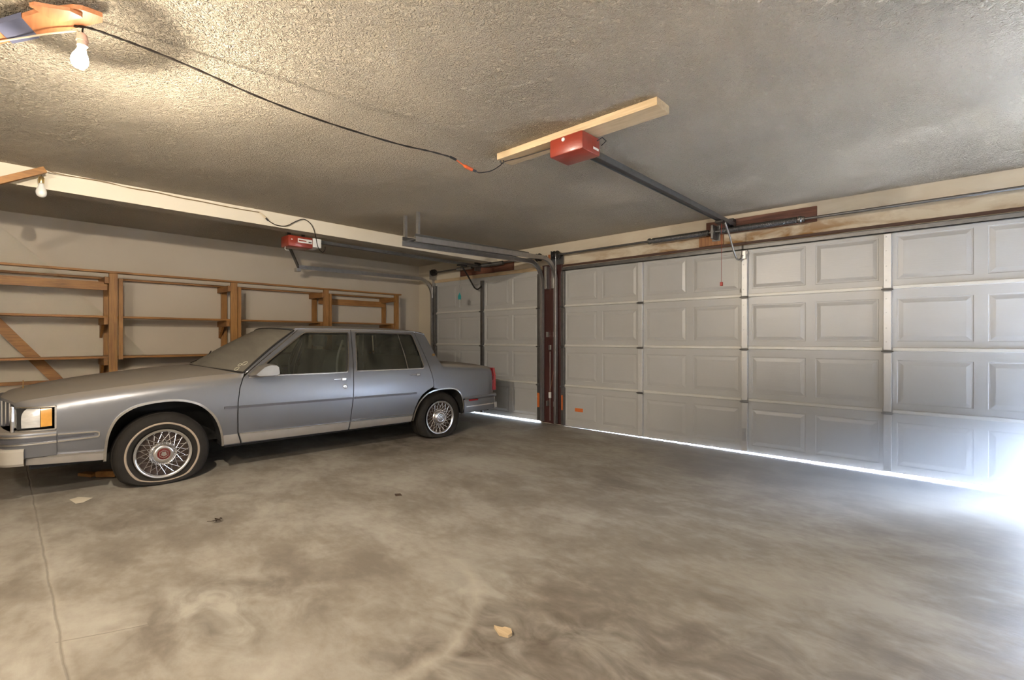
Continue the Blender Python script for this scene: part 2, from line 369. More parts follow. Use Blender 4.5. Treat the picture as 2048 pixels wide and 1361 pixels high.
M_ceil = ceiling_mat(); M_floor = concrete_mat(); M_door = door_mat()
M_wall = drywall_mat('cream_drywall', (.47, .41, .325, 1), (.56, .495, .40, 1))
M_head = drywall_mat('stained_cream_drywall', (.60, .53, .41, 1), (.68, .61, .49, 1), (.30, .165, .06, 1))
M_beam = drywall_mat('pale_cream_plaster', (.66, .60, .48, 1), (.74, .68, .56, 1))
M_stile = simple('galvanised_white_stile', (.55, .545, .53, 1), .35, .25, .05, 12, .05, 200)
M_galv = simple('galvanised_steel', (.42, .41, .40, 1), .34, .85, .12, 20, .08, 120)
M_galvd = simple('dull_dark_steel', (.17, .165, .16, 1), .42, .8, .14, 20, .08, 120)
M_iron = simple('blackened_iron', (.05, .045, .042, 1), .45, .7, .2, 20)
M_black = simple('black_rubber', (.018, .016, .015, 1), .6, 0, .15, 20)
M_redwood = simple('dark_red_stained_wood', (.055, .019, .017, 1), .38, 0, .35, 3, .1, 60, 0.2, .5, (1, 1, .12))
M_redbrown = wood('red_brown_board', (.21, .085, .05, 1), (.07, .027, .018, 1), 'X', .6)
M_pine = wood('pale_pine', (.62, .47, .29, 1), (.45, .32, .18, 1), 'X', .6)
M_shelfY = wood('amber_shelf_wood', (.36, .168, .042, 1), (.18, .078, .018, 1), 'Y', .55)
M_shelfZ = wood('amber_post_wood', (.37, .178, .046, 1), (.19, .084, .020, 1), 'Z', .55)
M_shelfX = wood('amber_bearer_wood', (.31, .142, .036, 1), (.16, .068, .016, 1), 'X', .55)
M_redcover = simple('brick_red_plastic', (.26, .035, .018, 1), .35, 0, .25, 14, .06, 60, .3, .5, (.3, 1, 1))
M_white = simple('off_white_plastic', (.72, .72, .70, 1), .4)
M_plank = wood('orange_brown_plank', (.55, .23, .10, 1), (.36, .14, .06, 1), 'X', .5)
M_tape = simple('blue_grey_tape', (.12, .13, .20, 1), .5)
M_cord = simple('black_cord', (.02, .014, .01, 1), .5)
M_cordt = simple('tan_cord', (.24, .17, .09, 1), .6)
M_cordw = simple('cream_cord', (.60, .50, .36, 1), .5)
M_orange = simple('orange_plastic', (.72, .12, .02, 1), .4)
M_stick = simple('orange_sticker', (.62, .15, .03, 1), .5)
M_socket = simple('pink_white_socket', (.62, .42, .33, 1), .45)
M_bulbglass = simple('frosted_bulb_glass', (.72, .71, .68, 1), .2)
M_lit = emission('lit_bulb_glass', (1.0, .86, .66, 1), BULB_STRENGTH)
M_brass = simple('brass', (.55, .42, .2, 1), .3, .9)
M_teal = simple('teal_plastic', (.03, .32, .34, 1), .4)
M_paper = simple('cream_paper', (.62, .55, .43, 1), .8)
M_leaf = simple('dry_brown_leaf', (.06, .035, .02, 1), .8, 0, .4)
M_drive = simple('driveway_concrete', (.60, .60, .58, 1), .8)
M_strip = simple('cream_metal_strip', (.60, .585, .54, 1), .42, .1)

# ------------------------------------------------------------------ the room
XL, XR, YB, YD, ZC = -7.162, 1.95, -2.7, 5.35, 2.476
D1 = (-6.664, -4.313); D2 = (-3.948, 0.712); ZH = 2.15
def struct(name, bm, mat, label): return obj(name, bm, mat, label=label, cat=name.split('_')[0], kind='structure')
bm = B(); box(bm, XL-.12, XR+.12, YB-.12, YD+.16, -.12, 0); struct('floor', bm, M_floor, 'stained grey brown concrete garage floor')
bm = B(); box(bm, XL-.12, XR+.12, YB-.12, YD+.16, ZC, ZC+.12); struct('ceiling', bm, M_ceil, 'beige ceiling with coarse sprayed texture')
bm = B(); box(bm, XL-.12, XL, YB, YD, 0, ZC); struct('wall_left', bm, M_wall, 'cream drywall behind the wooden shelving')
bm = B(); box(bm, XR, XR+.12, YB, YD, 0, ZC); struct('wall_right', bm, M_wall, 'cream wall beyond the right edge of the view')
bm = B(); box(bm, XL-.12, XR+.12, YB-.12, YB, 0, ZC); struct('wall_front', bm, M_wall, 'cream wall behind the viewer')
bm = B()
g = .006
box(bm, XL, D1[0]+.03, YD, YD+.16, 0, ZC)
box(bm, D1[0]+.03, D2[1]+.10, YD, YD+.16, 2.10, ZC)
box(bm, D1[1]-.03, D2[0]+.03, YD, YD+.16, 0, 2.10)
box(bm, 1.60, XR, YD, YD+.16, 0, ZC)
box(bm, D2[1]+.10, 1.60, YD, YD+.16, .66, ZC)  # unseen opening added below this piece, to let in the glow's lamps
struct('wall_back', bm, M_head, 'cream water-stained wall framing the two garage doors')
bm = B(); vs = box(bm, -5.36, -5.19, YB, YD, 2.33, ZC)
for f in bm.faces:
    if f.normal.z < -.5: f.material_index = 1
obj('trim_1', bm, [M_beam, M_ceil], label='cream plaster beam dropping from the ceiling above the car', cat='trim', kind='structure')
bm = B(); box(bm, D1[1]+.012, D2[0]-.012, YD-.022, YD-.001, 0.012, 2.20, .003)
obj('trim_2', bm, M_redwood, label='dark red wooden post facing between the two garage doors', cat='trim', kind='structure')
bm = B(); box(bm, -4.12, -4.085, YD-.05, YD-.0225, 0.012, 2.05, .003)
obj('trim_3', bm, M_redwood, label='narrow red wooden stop on the post between the doors', cat='trim', kind='structure')
bm = B(); box(bm, D2[0]-.01, D2[1]+.1, YD-.014, YD-.001, 2.15, 2.178, .002)
obj('trim_4', bm, simple('dark_brown_trim', (.075, .035, .022, 1), .6), label='thin brown wooden trim along the top of the wide door', cat='trim', kind='structure')
bm = B(); box(bm, D1[0]-.01, D1[1]+.02, YD-.035, YD-.001, 2.135, 2.185, .003)
obj('trim_5', bm, M_pine, label='pale wooden header strip above the narrow door', cat='trim', kind='structure')
bm = B(); box(bm, -14, 9, YD+.17, 16, -.14, -.012)
obj('driveway', bm, M_drive, label='sunlit concrete driveway outside, seen under the doors', cat='driveway', kind='structure')

# ------------------------------------------------------------------ garage doors
def panel(bm, x0, x1, z0, z1, y, flat=False):
    """one pressed panel: fine groove, broad bevel, raised field"""
    ins = [(0, 0), (.005, .0035), (.013, .0035), (.044, -.003), (.048, -.003)]
    rings = []
    for i, d in ins:
        rings.append([bm.verts.new(v) for v in ((x0+i, y+d, z0+i), (x1-i, y+d, z0+i), (x1-i, y+d, z1-i), (x0+i, y+d, z1-i))])
    for a, b in zip(rings[:-1], rings[1:]):
        for k in range(4): bm.faces.new((a[k], a[(k+1) % 4], b[(k+1) % 4], b[k]))
    bm.faces.new(rings[-1])
def garage_door(name, label, cols, zbot, stilew=.055):
    root = empty(name, (cols[0], 5.33, 0), label, 'garage door', kind='structure')
    yf, yb = 5.326, 5.3485; S = 2.135/4
    for r in range(4):
        z0, z1 = r*S, (r+1)*S
        bm = B(); xs = []
        for i in range(len(cols)-1):
            a, b = cols[i], cols[i+1]; w = (b-a)
            xs += [(a+.062, a+w/2-.040), (a+w/2+.040, b-.062)]
        x0, x1 = cols[0], cols[-1]
        def bz(x): return zbot(x) if r == 0 else z0
        # front skin cut round the pressed panels
        ex = sorted({x0, x1} | {v for p in xs for v in p}); pz0, pz1 = z0+.085, z1-.075
        ez = [z0, pz0, pz1, z1]
        V = {}
        def vert(x, z):
            k = (round(x, 5), round(z, 5))
            if k not in V: V[k] = bm.verts.new((x, yf, bz(x) if z == z0 else z))
            return V[k]
        for i in range(len(ex)-1):
            for j in range(3):
                if j == 1 and (ex[i], ex[i+1]) in xs: continue
                bm.faces.new((vert(ex[i], ez[j]), vert(ex[i+1], ez[j]), vert(ex[i+1], ez[j+1]), vert(ex[i], ez[j+1])))
        for a, b in xs: panel(bm, a, b, pz0, pz1, yf)
        # back and edges
        q = [(x0, bz(x0)), (x1, bz(x1)), (x1, z1), (x0, z1)]
        bk = [bm.verts.new((x, yb, z)) for x, z in q]; bm.faces.new(bk)
        fr = [bm.verts.new((x, yf, z)) for x, z in q]
        for k in range(4): bm.faces.new((fr[k], fr[(k+1) % 4], bk[(k+1) % 4], bk[k]))
        bmesh.ops.remove_doubles(bm, verts=bm.verts, dist=.0002)
        sec = obj('door_section', bm, M_door, root)
        # reinforcing lip along the bottom edge of the section
        if r > 0:
            for i in range(len(cols)-1):
                bm = B(); a, b = cols[i]+.036, cols[i+1]-.036
                P = [(yf, z0+.034), (yf-.017, z0+.030), (yf-.017, z0+.006), (yf-.004, z0+.001), (yf, z0+.001)]
                ra = [bm.verts.new((a, y, z)) for y, z in P]; rb = [bm.verts.new((b, y, z)) for y, z in P]
                for k in range(len(P)): bm.faces.new((ra[k], ra[(k+1) % 5], rb[(k+1) % 5], rb[k]))
                bm.faces.new(ra[::-1]); bm.faces.new(rb)
                obj('seam_lip', bm, M_strip, sec)
        for i, c in enumerate(cols):
            edge = i in (0, len(cols)-1)
            xa, xb = (c, c+.05) if i == 0 else ((c-.05, c) if i == len(cols)-1 else (c-stilew/2, c+stilew/2))
            zs = bz((xa+xb)/2)+.01 if r == 0 else z0+.012
            bm = B(); box(bm, xa, xb, yf-.038, yf-.0005, zs, z1-(.014 if r < 3 else .052), .003)
            for zz in (z0+.08, z0+.2, z1-.2, z1-.08):   # rivet heads
                lathe(bm, [(.0055, 0), (.004, .0022), (0, .003)], Matrix.Translation(((xa+xb)/2-.008, yf-.038, zz)) @ Matrix.Rotation(PI/2, 4, 'X'), 8)
            obj('stile', bm, M_galvd if (edge or len(cols) == 3) else M_stile, sec)
            if r > 0:
                bm = B()
                box(bm, xa-.006, xb+.006, yf-.048, yf-.0385, z0-.012, z0+.010, .002)
                tube(bm, [(xa-.014, yf-.046, z0), (xb+.014, yf-.046, z0)], .006, 8)
                obj('hinge', bm, M_galvd, sec)
    return root
d2 = garage_door('door_2', 'wide white panelled garage door with four rows of pressed panels',
            [D2[0]+1.165*i for i in range(5)], lambda x: 0.007+.023*max(0, (x+3.6)/4.3)**1.1)
d1 = garage_door('door_1', 'narrow grey white garage door behind the parked car', [D1[0], -5.485, D1[1]], lambda x: .016+.004*(x+6.6))
# horizontal stiffener at the top of the wide door
bm = B(); box(bm, D2[0]+.02, D2[1]-.02, 5.283, 5.3255, 2.088, 2.094); box(bm, D2[0]+.02, D2[1]-.02, 5.283, 5.288, 2.088, 2.132); box(bm, D2[0]+.02, D2[1]-.02, 5.283, 5.3255, 2.128, 2.134)
for k in range(22):
    x = D2[0]+.12+k*.21
    box(bm, x, x+.02, 5.2815, 5.283, 2.108, 2.116)
obj('stiffener', bm, M_galvd, d2)
# weather seal under each door
def seal(root, xa, xb, zb):
    bm = B(); n = 24; P = [(-.012, .0), (-.012, .018), (.012, .018), (.012, .0)]; rings = []
    for i in range(n+1):
        x = xa+(xb-xa)*i/n; rings.append([bm.verts.new((x, 5.337+a*.9, zb(x)-.004+b*.2)) for a, b in P])
    for a, b in zip(rings[:-1], rings[1:]):
        for k in range(4): bm.faces.new((a[k], a[(k+1) % 4], b[(k+1) % 4], b[k]))
    bm.faces.new(rings[0][::-1]); bm.faces.new(rings[-1])
    obj('bottom_seal', bm, M_black, root)
seal(d2, D2[0]+.01, D2[1]-.01, lambda x: 0.007+.023*max(0, (x+3.6)/4.3)**1.1)
seal(d1, D1[0]+.01, D1[1]-.01, lambda x: .016+.004*(x+6.6))
bm = B(); box(bm, -3.74, -3.615, 5.3195, 5.3225, .215, .262); obj('sticker', bm, M_stick, d2, label='orange warning sticker')
bm = B(); box(bm, D2[0]+.008, D2[0]+.032, 5.2860, 5.2878, .22, .42); obj('sticker', bm, M_stick, d2, label='orange upright sticker on the edge stile')
bm = B(); box(bm, D1[1]-.046, D1[1]-.006, 5.2860, 5.2878, .22, .42); obj('sticker', bm, M_stick, d1, label='orange upright sticker on the edge stile')
bm = B(); box(bm, -1.640, -1.600, 5.2845, 5.2878, .13, .26, .001); box(bm, -1.630, -1.610, 5.278, 5.2845, .16, .23, .002); obj('lock_plate', bm, M_galv, d2)

# ------------------------------------------------------------------ tracks
CPROF = [(-.016, .026), (.016, .026), (.016, .020), (-.011, .020), (-.011, -.020), (.016, -.020), (.016, -.026), (-.016, -.026)]
def track(x, yend, zend, ztop, label, flip=1, ybend=5.0, hangers=True):
    root = empty('garage_door_track', (x, 5.28, 0), label, 'door track', 'tracks guiding the garage doors')
    pts = [(x, 5.283, .03), (x, 5.283, ztop-.30)]
    R = .27
    for k in range(1, 10):
        a = k/9*PI/2; pts.append((x, 5.283-R+R*math.cos(a), ztop-.30+.30*math.sin(a)))
    pts += [(x, yend+.8, zend+(ztop-zend)*.4), (x, yend, zend)]
    vert = pts[:2]; bend = pts[1:]
    bm = B(); sweep(bm, [(a*flip, b) for a, b in CPROF], vert, (1, 0, 0)); obj('upright_rail', bm, M_galv, root, label='bright upright rail')
    bm = B(); sweep(bm, [(a*flip, b) for a, b in CPROF], bend, (1, 0, 0)); obj('curved_rail', bm, M_galv, root, smooth=True, angle=35)
    return root
def angle_iron(bm, p, q, w=.032, t=.003, up=(0, 0, 1), side=None, holes=True):
    """L-section between two points"""
    p, q = Vector(p), Vector(q); d = (q-p); Ln = d.length; d.normalize(); u = Vector(up)
    s = d.cross(u).normalized(); u = s.cross(d).normalized()
    M = Matrix((s, d, u)).transposed().to_4x4(); M.translation = p
    box(bm, 0, w, 0, Ln, 0, t, 0, M); box(bm, 0, t, 0, Ln, t, w, 0, M)
t1 = track(-6.70, 2.97, 2.165, 2.19, 'steel track running along the shelves to the left side of the narrow door', -1)
t2 = track(-4.265, 2.98, 2.17, 2.225, 'steel track for the right side of the narrow door', 1)
t3 = track(-4.03, 2.96, 2.18, 2.245, 'steel track for the left side of the wide door, beside the dark red post', -1)
bm = B(); angle_iron(bm, (-6.69, 2.95, 2.14), (-6.99, 2.95, ZC-.002), .045); obj('hanger_strap', bm, M_galvd, t1)
bm = B(); box(bm, -6.74, -6.66, 2.93, 2.99, 2.10, 2.145, .004); obj('end_bracket', bm, M_galv, t1)
for root, x in ((t2, -4.285), (t3, -4.065)):
    bm = B(); angle_iron(bm, (x, 3.02, 2.17), (x, 3.02, ZC-.002), .03, .003, (0, 1, 0)); obj('hanger_strap', bm, M_galv, root)
    bm = B(); angle_iron(bm, (x+.01, 2.98, 2.20), (x+.01, 4.75, 2.245), .04, .003); 
    for k in range(10): lathe(bm, [(.004, 0), (.003, .003), (0, .003)], Matrix.Translation((x+.0125, 3.05+.09*k, 2.222)) @ Matrix.Rotation(PI/2, 4, 'Y'), 6)
    obj('angle_brace', bm, M_galvd, root)
bm = B(); beam(bm, (-4.27, 3.02, 2.20), (-4.10, 3.02, 2.20), .03, .003, (0, 0, 1)); obj('cross_strap', bm, M_galv, t2)
# flag brackets at the post
for root, x in ((t2, -4.20), (t3, -4.075)):
    bm = B(); box(bm, x-.003, x+.032, 5.25, 5.327, 1.86, 2.17, .002); obj('flag_bracket', bm, M_galv, root)
    for z in (.25, 1.2):
        bm = B(); box(bm, x-.002, x+.02, 5.285, 5.327, z, z+.07, .002); obj('jamb_bracket', bm, M_galv, root)
bm = B(); box(bm, -6.69, -6.672, 5.27, 5.349, 1.88, 2.2, .002); obj('flag_bracket', bm, M_galv, t1)

# ------------------------------------------------------------------ torsion springs
def coil(bm, x0, x1, y, z, r, wire, turns, n=10):
    pts = []
    N = int(turns*n)
    for i in range(N+1):
        a = 2*PI*i/n; pts.append((x0+(x1-x0)*i/N, y+r*math.cos(a), z+r*math.sin(a)))
    tube(bm, pts, wire, 5)
YS, ZS = 5.245, 2.305
ts = empty('torsion_spring', (-1.72, YS, ZS), 'long steel torsion spring on a shaft above the wide garage door', 'door spring', 'torsion springs above the garage doors')
bm = B(); tube(bm, [(-4.06, YS, ZS), (1.0, YS, ZS)], .0127, 12); obj('shaft', bm, M_galvd, ts, smooth=True, angle=50)
for a, b in ((-2.60, -1.96), (-1.84, -1.13)):
    bm = B(); coil(bm, a, b, YS, ZS, .027, .0046, (b-a)/.0096); obj('spring_coil', bm, M_galvd, ts, smooth=True)
for x in (-2.63, -1.10):
    bm = B(); lathe(bm, [(0, -.02), (.034, -.02), (.034, .0), (.026, .012), (.026, .03), (0, .03)], Matrix.Translation((x, YS, ZS)) @ Matrix.Rotation(PI/2, 4, 'Y'), 20)
    box(bm, x-.006, x+.006, YS-.045, YS-.03, ZS-.006, ZS+.006); obj('winding_cone', bm, M_galvd, ts)
bm = B(); box(bm, -1.925, -1.90, YS-.045, YD-.022, ZS-.075, ZS+.07, .004); box(bm, -1.955, -1.87, YD-.027, YD-.0225, ZS-.085, ZS+.08, .002)
lathe(bm, [(0, -.02), (.04, -.02), (.04, .02), (0, .02)], Matrix.Translation((-1.912, YS, ZS)) @ Matrix.Rotation(PI/2, 4, 'Y'), 20); obj('centre_bracket', bm, M_galvd, ts)
def drum(bm, x):
    lathe(bm, [(0, -.035), (.05, -.035), (.056, -.03), (.046, -.024), (.046, .015), (.056, .02), (.05, .035), (.02, .045), (0, .045)], Matrix.Translation((x, YS, ZS)) @ Matrix.Rotation(PI/2, 4, 'Y'), 24)
bm = B(); drum(bm, -3.99); obj('cable_drum', bm, M_iron, ts, smooth=True, angle=30)
bm = B(); box(bm, -4.052, -4.045, YS-.05, YD-.023, 2.14, ZS+.05, .002); box(bm, -4.07, -3.93, YD-.0295, YD-.0235, 2.185, ZS+.03, .001); obj('end_bearing_plate', bm, M_galvd, ts)
bm = B(); tube(bm, [(-3.965, YS-.05, ZS), (-3.985, YS-.02, 1.9), (-4.0, YS-.01, .12)], .0022, 5); obj('lift_cable', bm, M_galv, ts)
ts1 = empty('torsion_spring', (-5.45, YS, ZS), 'short torsion spring and thin shaft above the narrow garage door', 'door spring', 'torsion springs above the garage doors')
bm = B(); tube(bm, [(-6.63, YS, ZS), (-4.16, YS, ZS)], .0127, 12); obj('shaft', bm, M_galvd, ts1)
bm = B(); coil(bm, -6.0, -5.66, YS, ZS, .026, .0046, 36); obj('spring_coil', bm, M_galv, ts1, smooth=True)
bm = B(); coil(bm, -5.42, -4.98, YS, ZS, .026, .0046, 44); obj('spring_coil', bm, M_galvd, ts1, smooth=True)
bm = B(); box(bm, -5.56, -5.54, YS-.04, YD-.022, ZS-.07, ZS+.06, .003); obj('centre_bracket', bm, M_galvd, ts1)
for x in (-6.61, -4.30):
    bm = B(); drum(bm, x); obj('cable_drum', bm, M_iron, ts1, smooth=True, angle=30)
bm = B(); box(bm, -6.70, -6.66, YD-.02, YD-.001, 2.19, ZS+.04, .001); box(bm, -6.668, -6.661, YS-.05, YD-.001, 2.19, ZS+.04, .001); obj('end_bearing_plate', bm, M_galv, ts1)
bm = B(); box(bm, -2.02, -0.985, YD-.022, YD-.001, 2.285, 2.43, .002); obj('spring_mounting_board', bm, M_redbrown, label='dark red brown board behind the spring above the wide door', cat='board')
bm = B(); box(bm, -2.10, -1.84, YD-.020, YD-.001, 2.18, 2.284, .002)
obj('spring_mounting_board', bm, wood('rust_orange_board', (.42, .20, .075, 1), (.15, .055, .022, 1), 'Z', .6), label='small upright rust coloured board below the spring bracket of the wide door', cat='board')
bm = B(); box(bm, -6.03, -4.85, YD-.022, YD-.001, 2.195, 2.345, .002)
b1 = obj('spring_mounting_board', bm, M_redbrown, label='worn brown board behind the spring above the narrow door', cat='board')
bm = B(); box(bm, -4.18, -4.12, YD-.045, YD-.023, 2.245, 2.335, .003); obj('wood_block', bm, simple('orange_wood', (.42, .14, .04, 1), .6), label='small orange wooden block between the two cable drums', cat='block')

# ------------------------------------------------------------------ openers
def rounded(bm, *a, bev=.02): return box(bm, *a, bev)
op2 = empty('garage_door_opener', (-1.79, 2.48, 2.44), 'red box opener with long rail under the pine board on the ceiling', 'garage door opener', 'red garage door openers')
bm = B(); rounded(bm, -1.899, -1.65, 2.424, 2.62, 2.312, 2.425, bev=.012); obj('motor_housing', bm, M_redcover, op2, smooth=True, angle=40)
bm = B(); lathe(bm, [(0, 0), (.012, 0), (.012, .005), (.007, .008), (0, .008)], Matrix.Translation((-1.79, 2.424, 2.40)) @ Matrix.Rotation(PI/2, 4, 'X'), 16); obj('status_lamp', bm, M_white, op2)
bm = B(); box(bm, -1.6505, -1.649, 2.54, 2.60, 2.340, 2.355); obj('sticker', bm, M_white, op2)
bm = B(); box(bm, -1.765, -1.705, 2.62, 5.31, 2.374, 2.380); box(bm, -1.765, -1.759, 2.62, 5.31, 2.340, 2.374); box(bm, -1.711, -1.705, 2.62, 5.31, 2.340, 2.374)
obj('rail', bm, M_galvd, op2)
bm = B(); box(bm, -1.752, -1.718, 2.62, 5.29, 2.345, 2.352); obj('drive_screw', bm, M_iron, op2)
bm = B(); box(bm, -1.76, -1.71, 5.24, YD-.022, 2.345, 2.42, .003); obj('header_bracket', bm, M_iron, op2)
bm = B(); tube(bm, [(-1.648, 2.58, 2.40), (-1.63, 2.61, 2.425), (-1.62, 2.64, 2.41), (-1.655, 2.64, 2.39)], .003, 6); obj('wire_loop', bm, M_iron, op2)
bm = B(); box(bm, -1.775, -1.695, 4.90, 5.02, 2.318, 2.340, .004); obj('trolley', bm, M_iron, op2)
bm = B(); tube(bm, smooth_path([(-1.70, 4.97, 2.33), (-1.68, 5.05, 2.19), (-1.665, 5.12, 2.05), (-1.655, 5.19, 1.985), (-1.64, 5.25, 1.99), (-1.625, 5.264, 2.03)], 5), .009, 8); obj('door_arm', bm, M_galv, op2, smooth=True)
bm = B(); box(bm, -1.645, -1.595, 5.262, 5.2878, 1.99, 2.075, .003); box(bm, -1.655, -1.585, 5.281, 5.2878, 2.04, 2.07, .002); obj('arm_bracket', bm, M_galv, op2)
bm = B(); tube(bm, [(-1.73, 4.96, 2.33), (-1.73, 4.96, 1.735)], .0022, 5); obj('release_cord', bm, simple('red_cord', (.25, .03, .02, 1), .6), op2)
bm = B(); box(bm, -1.742, -1.718, 4.948, 4.972, 1.70, 1.738, .004); obj('release_handle', bm, simple('red_handle', (.42, .03, .02, 1), .4), op2)
bm = B(); box(bm, -2.385, -1.19, 2.45, 2.60, ZC-.046, ZC-.001, .002)
obj('pine_board', bm, M_pine, label='pale pine board screwed to the ceiling above the red opener', cat='board')

op1 = empty('garage_door_opener', (-5.49, 2.48, 2.25), 'small red and white opener hanging left behind the cream beam', 'garage door opener', 'red garage door openers')
bm = B(); rounded(bm, -5.60, -5.395, 2.283, 2.557, 2.195, 2.318, bev=.014); obj('motor_housing', bm, M_redcover, op1, smooth=True, angle=40)
bm = B(); rounded(bm, -5.60, -5.395, 2.5575, 2.655, 2.215, 2.318, bev=.006); obj('light_cover', bm, M_white, op1)
bm = B(); box(bm, -5.3948, -5.3935, 2.385, 2.545, 2.245, 2.290); obj('label_plate', bm, M_white, op1, label='white label strip')
bm = B(); box(bm, -5.3935, -5.3928, 2.395, 2.48, 2.262, 2.275); obj('label_print', bm, M_redcover, op1)
bm = B(); box(bm, -5.3935, -5.3928, 2.505, 2.54, 2.255, 2.266); obj('label_print', bm, M_iron, op1)
bm = B(); lathe(bm, [(0, 0), (.008, 0), (.006, .004), (0, .005)], Matrix.Translation((-5.395, 2.32, 2.27)) @ Matrix.Rotation(PI/2, 4, 'Y'), 12); obj('status_lamp', bm, M_white, op1)
bm = B(); box(bm, -5.52, -5.46, 2.655, 5.20, 2.285, 2.32, .002); obj('rail', bm, M_galvd, op1)
for y in (2.34, 2.50):
    bm = B(); angle_iron(bm, (-5.54, y, 2.3185), (-5.54, y, ZC-.002), .03, .003, (0, 1, 0)); obj('hanger_strap', bm, M_galvd, op1)
bm = B(); tube(bm, smooth_path([(-5.50, 2.34, 2.27), (-5.50, 2.30, 2.22), (-5.50, 2.29, 2.17), (-5.50, 2.33, 2.16)], 5), .003, 6); obj('wire_loop', bm, M_white, op1)
bm = B(); box(bm, -5.53, -5.45, 4.82, 4.96, 2.262, 2.285, .004); obj('trolley', bm, M_iron, op1)
bm = B(); tube(bm, smooth_path([(-5.49, 4.88, 2.27), (-5.49, 5.0, 2.14), (-5.49, 5.12, 1.99), (-5.49, 5.17, 1.95), (-5.49, 5.22, 1.945), (-5.488, 5.298, 2.00)], 5), .012, 8); obj('door_arm', bm, M_iron, op1, smooth=True)
bm = B(); box(bm, -5.53, -5.45, 5.17, 5.327, 2.3205, 2.332, .002); obj('header_bracket', bm, M_iron, op1)
bm = B(); tube(bm, [(-5.51, 4.88, 2.27), (-5.51, 4.86, 1.86)], .0018, 5); obj('release_cord', bm, M_iron, op1)
bm = B()
pl = [(-.030, 0), (.030, 0), (.032, .05), (.018, .075), (.008, .08), (.006, .10), (-.006, .10), (-.008, .08), (-.018, .075), (-.032, .05)]
fr = [bm.verts.new((-5.51+a, 4.855, 1.765+b)) for a, b in pl]; bk = [bm.verts.new((-5.51+a, 4.863, 1.765+b)) for a, b in pl]
bm.faces.new(fr[::-1]); bm.faces.new(bk)
for k in range(len(pl)): bm.faces.new((fr[k], fr[(k+1) % 10], bk[(k+1) % 10], bk[k]))
obj('release_handle', bm, M_teal, op1, label='teal release handle')

# ------------------------------------------------------------------ lamps, planks and cords
def bulb(bm, c, tilt=(0, 0), s=1.0):
    """A19 glass, hanging down; c = top of the neck"""
    M = Matrix.Translation(c) @ Matrix.Rotation(tilt[0], 4, 'X') @ Matrix.Rotation(tilt[1], 4, 'Y') @ Matrix.Scale(s, 4)
    lathe(bm, [(.0, .0), (.0135, 0), (.0145, -.012), (.018, -.025), (.026, -.042), (.030, -.058), (.0295, -.072), (.024, -.086), (.014, -.095), (0, -.098)], M, 24)
lb = empty('light_bulb', (-2.628, .283, 2.43), 'lit bare light bulb hanging from a socket under the taped plank', 'light bulb', 'bare light bulbs on cords')
bm = B(); bulb(bm, (-2.625, .284, 2.366), (-.12, .14), .95); obj('glass_globe', bm, M_lit, lb, smooth=True)
# the lamp inside the globe: dimmed upwards to spare the ceiling, and partly downwards
_p = bpy.data.lights.new('bulb_light', 'POINT'); _p.energy = BULB_WATTS; _p.color = (1, .88, .72); _p.shadow_soft_size = .022
_p.use_nodes = True; _n = _p.node_tree; _e = _n.nodes['Emission']
_tc = nd(_n, 'ShaderNodeTexCoord'); _sx = nd(_n, 'ShaderNodeSeparateXYZ'); L(_n, _tc.outputs['Normal'], _sx.inputs[0])
_mr = nd(_n, 'ShaderNodeMapRange', i_1=.08, i_2=.42, i_3=1.0, i_4=.014); L(_n, _sx.outputs[2], _mr.inputs[0]); _m2 = nd(_n, 'ShaderNodeMapRange', i_1=-1.0, i_2=-.55, i_3=.62, i_4=1.0); L(_n, _sx.outputs[2], _m2.inputs[0])
_mm = nd(_n, 'ShaderNodeMath', operation='MULTIPLY'); L(_n, _mr.outputs[0], _mm.inputs[0]); L(_n, _m2.outputs[0], _mm.inputs[1]); L(_n, _mm.outputs[0], _e.inputs[1])
_po = bpy.data.objects.new('bulb_light', _p); COL.objects.link(_po); _po.location = (-2.632, .278, 2.312)
bm = B(); lathe(bm, [(0, .052), (.008, .05), (.016, .042), (.0185, .03), (.0185, .022), (.0205, .021), (.0205, .016), (.018, .015), (.018, -.002), (0, -.002)],
      Matrix.Translation((-2.626, .2845, 2.368)), 20); obj('socket', bm, M_socket, lb, smooth=True, angle=40)
bm = B(); tube(bm, smooth_path([(-2.626, .2845, 2.418), (-2.628, .285, 2.432), (-2.622, .287, 2.446)], 4), .003, 6); obj('drop_wire', bm, M_cord, lb)
lb2 = empty('light_bulb', (-5.125, .32, 2.40), 'unlit light bulb hanging beside the cream beam', 'light bulb', 'bare light bulbs on cords')
bm = B(); bulb(bm, (-5.125, .32, 2.353), (0, 0), 1.08); obj('glass_globe', bm, M_bulbglass, lb2, smooth=True)
bm = B(); lathe(bm, [(0, .05), (.012, .048), (.0175, .04), (.0175, .0), (.016, -.004), (0, -.004)], Matrix.Translation((-5.125, .32, 2.357)), 20); obj('socket', bm, M_brass, lb2, smooth=True, angle=40)
bm = B(); tube(bm, [(-5.125, .32, 2.405), (-5.125, .32, 2.43)], .003, 6); obj('drop_wire', bm, M_cordt, lb2)

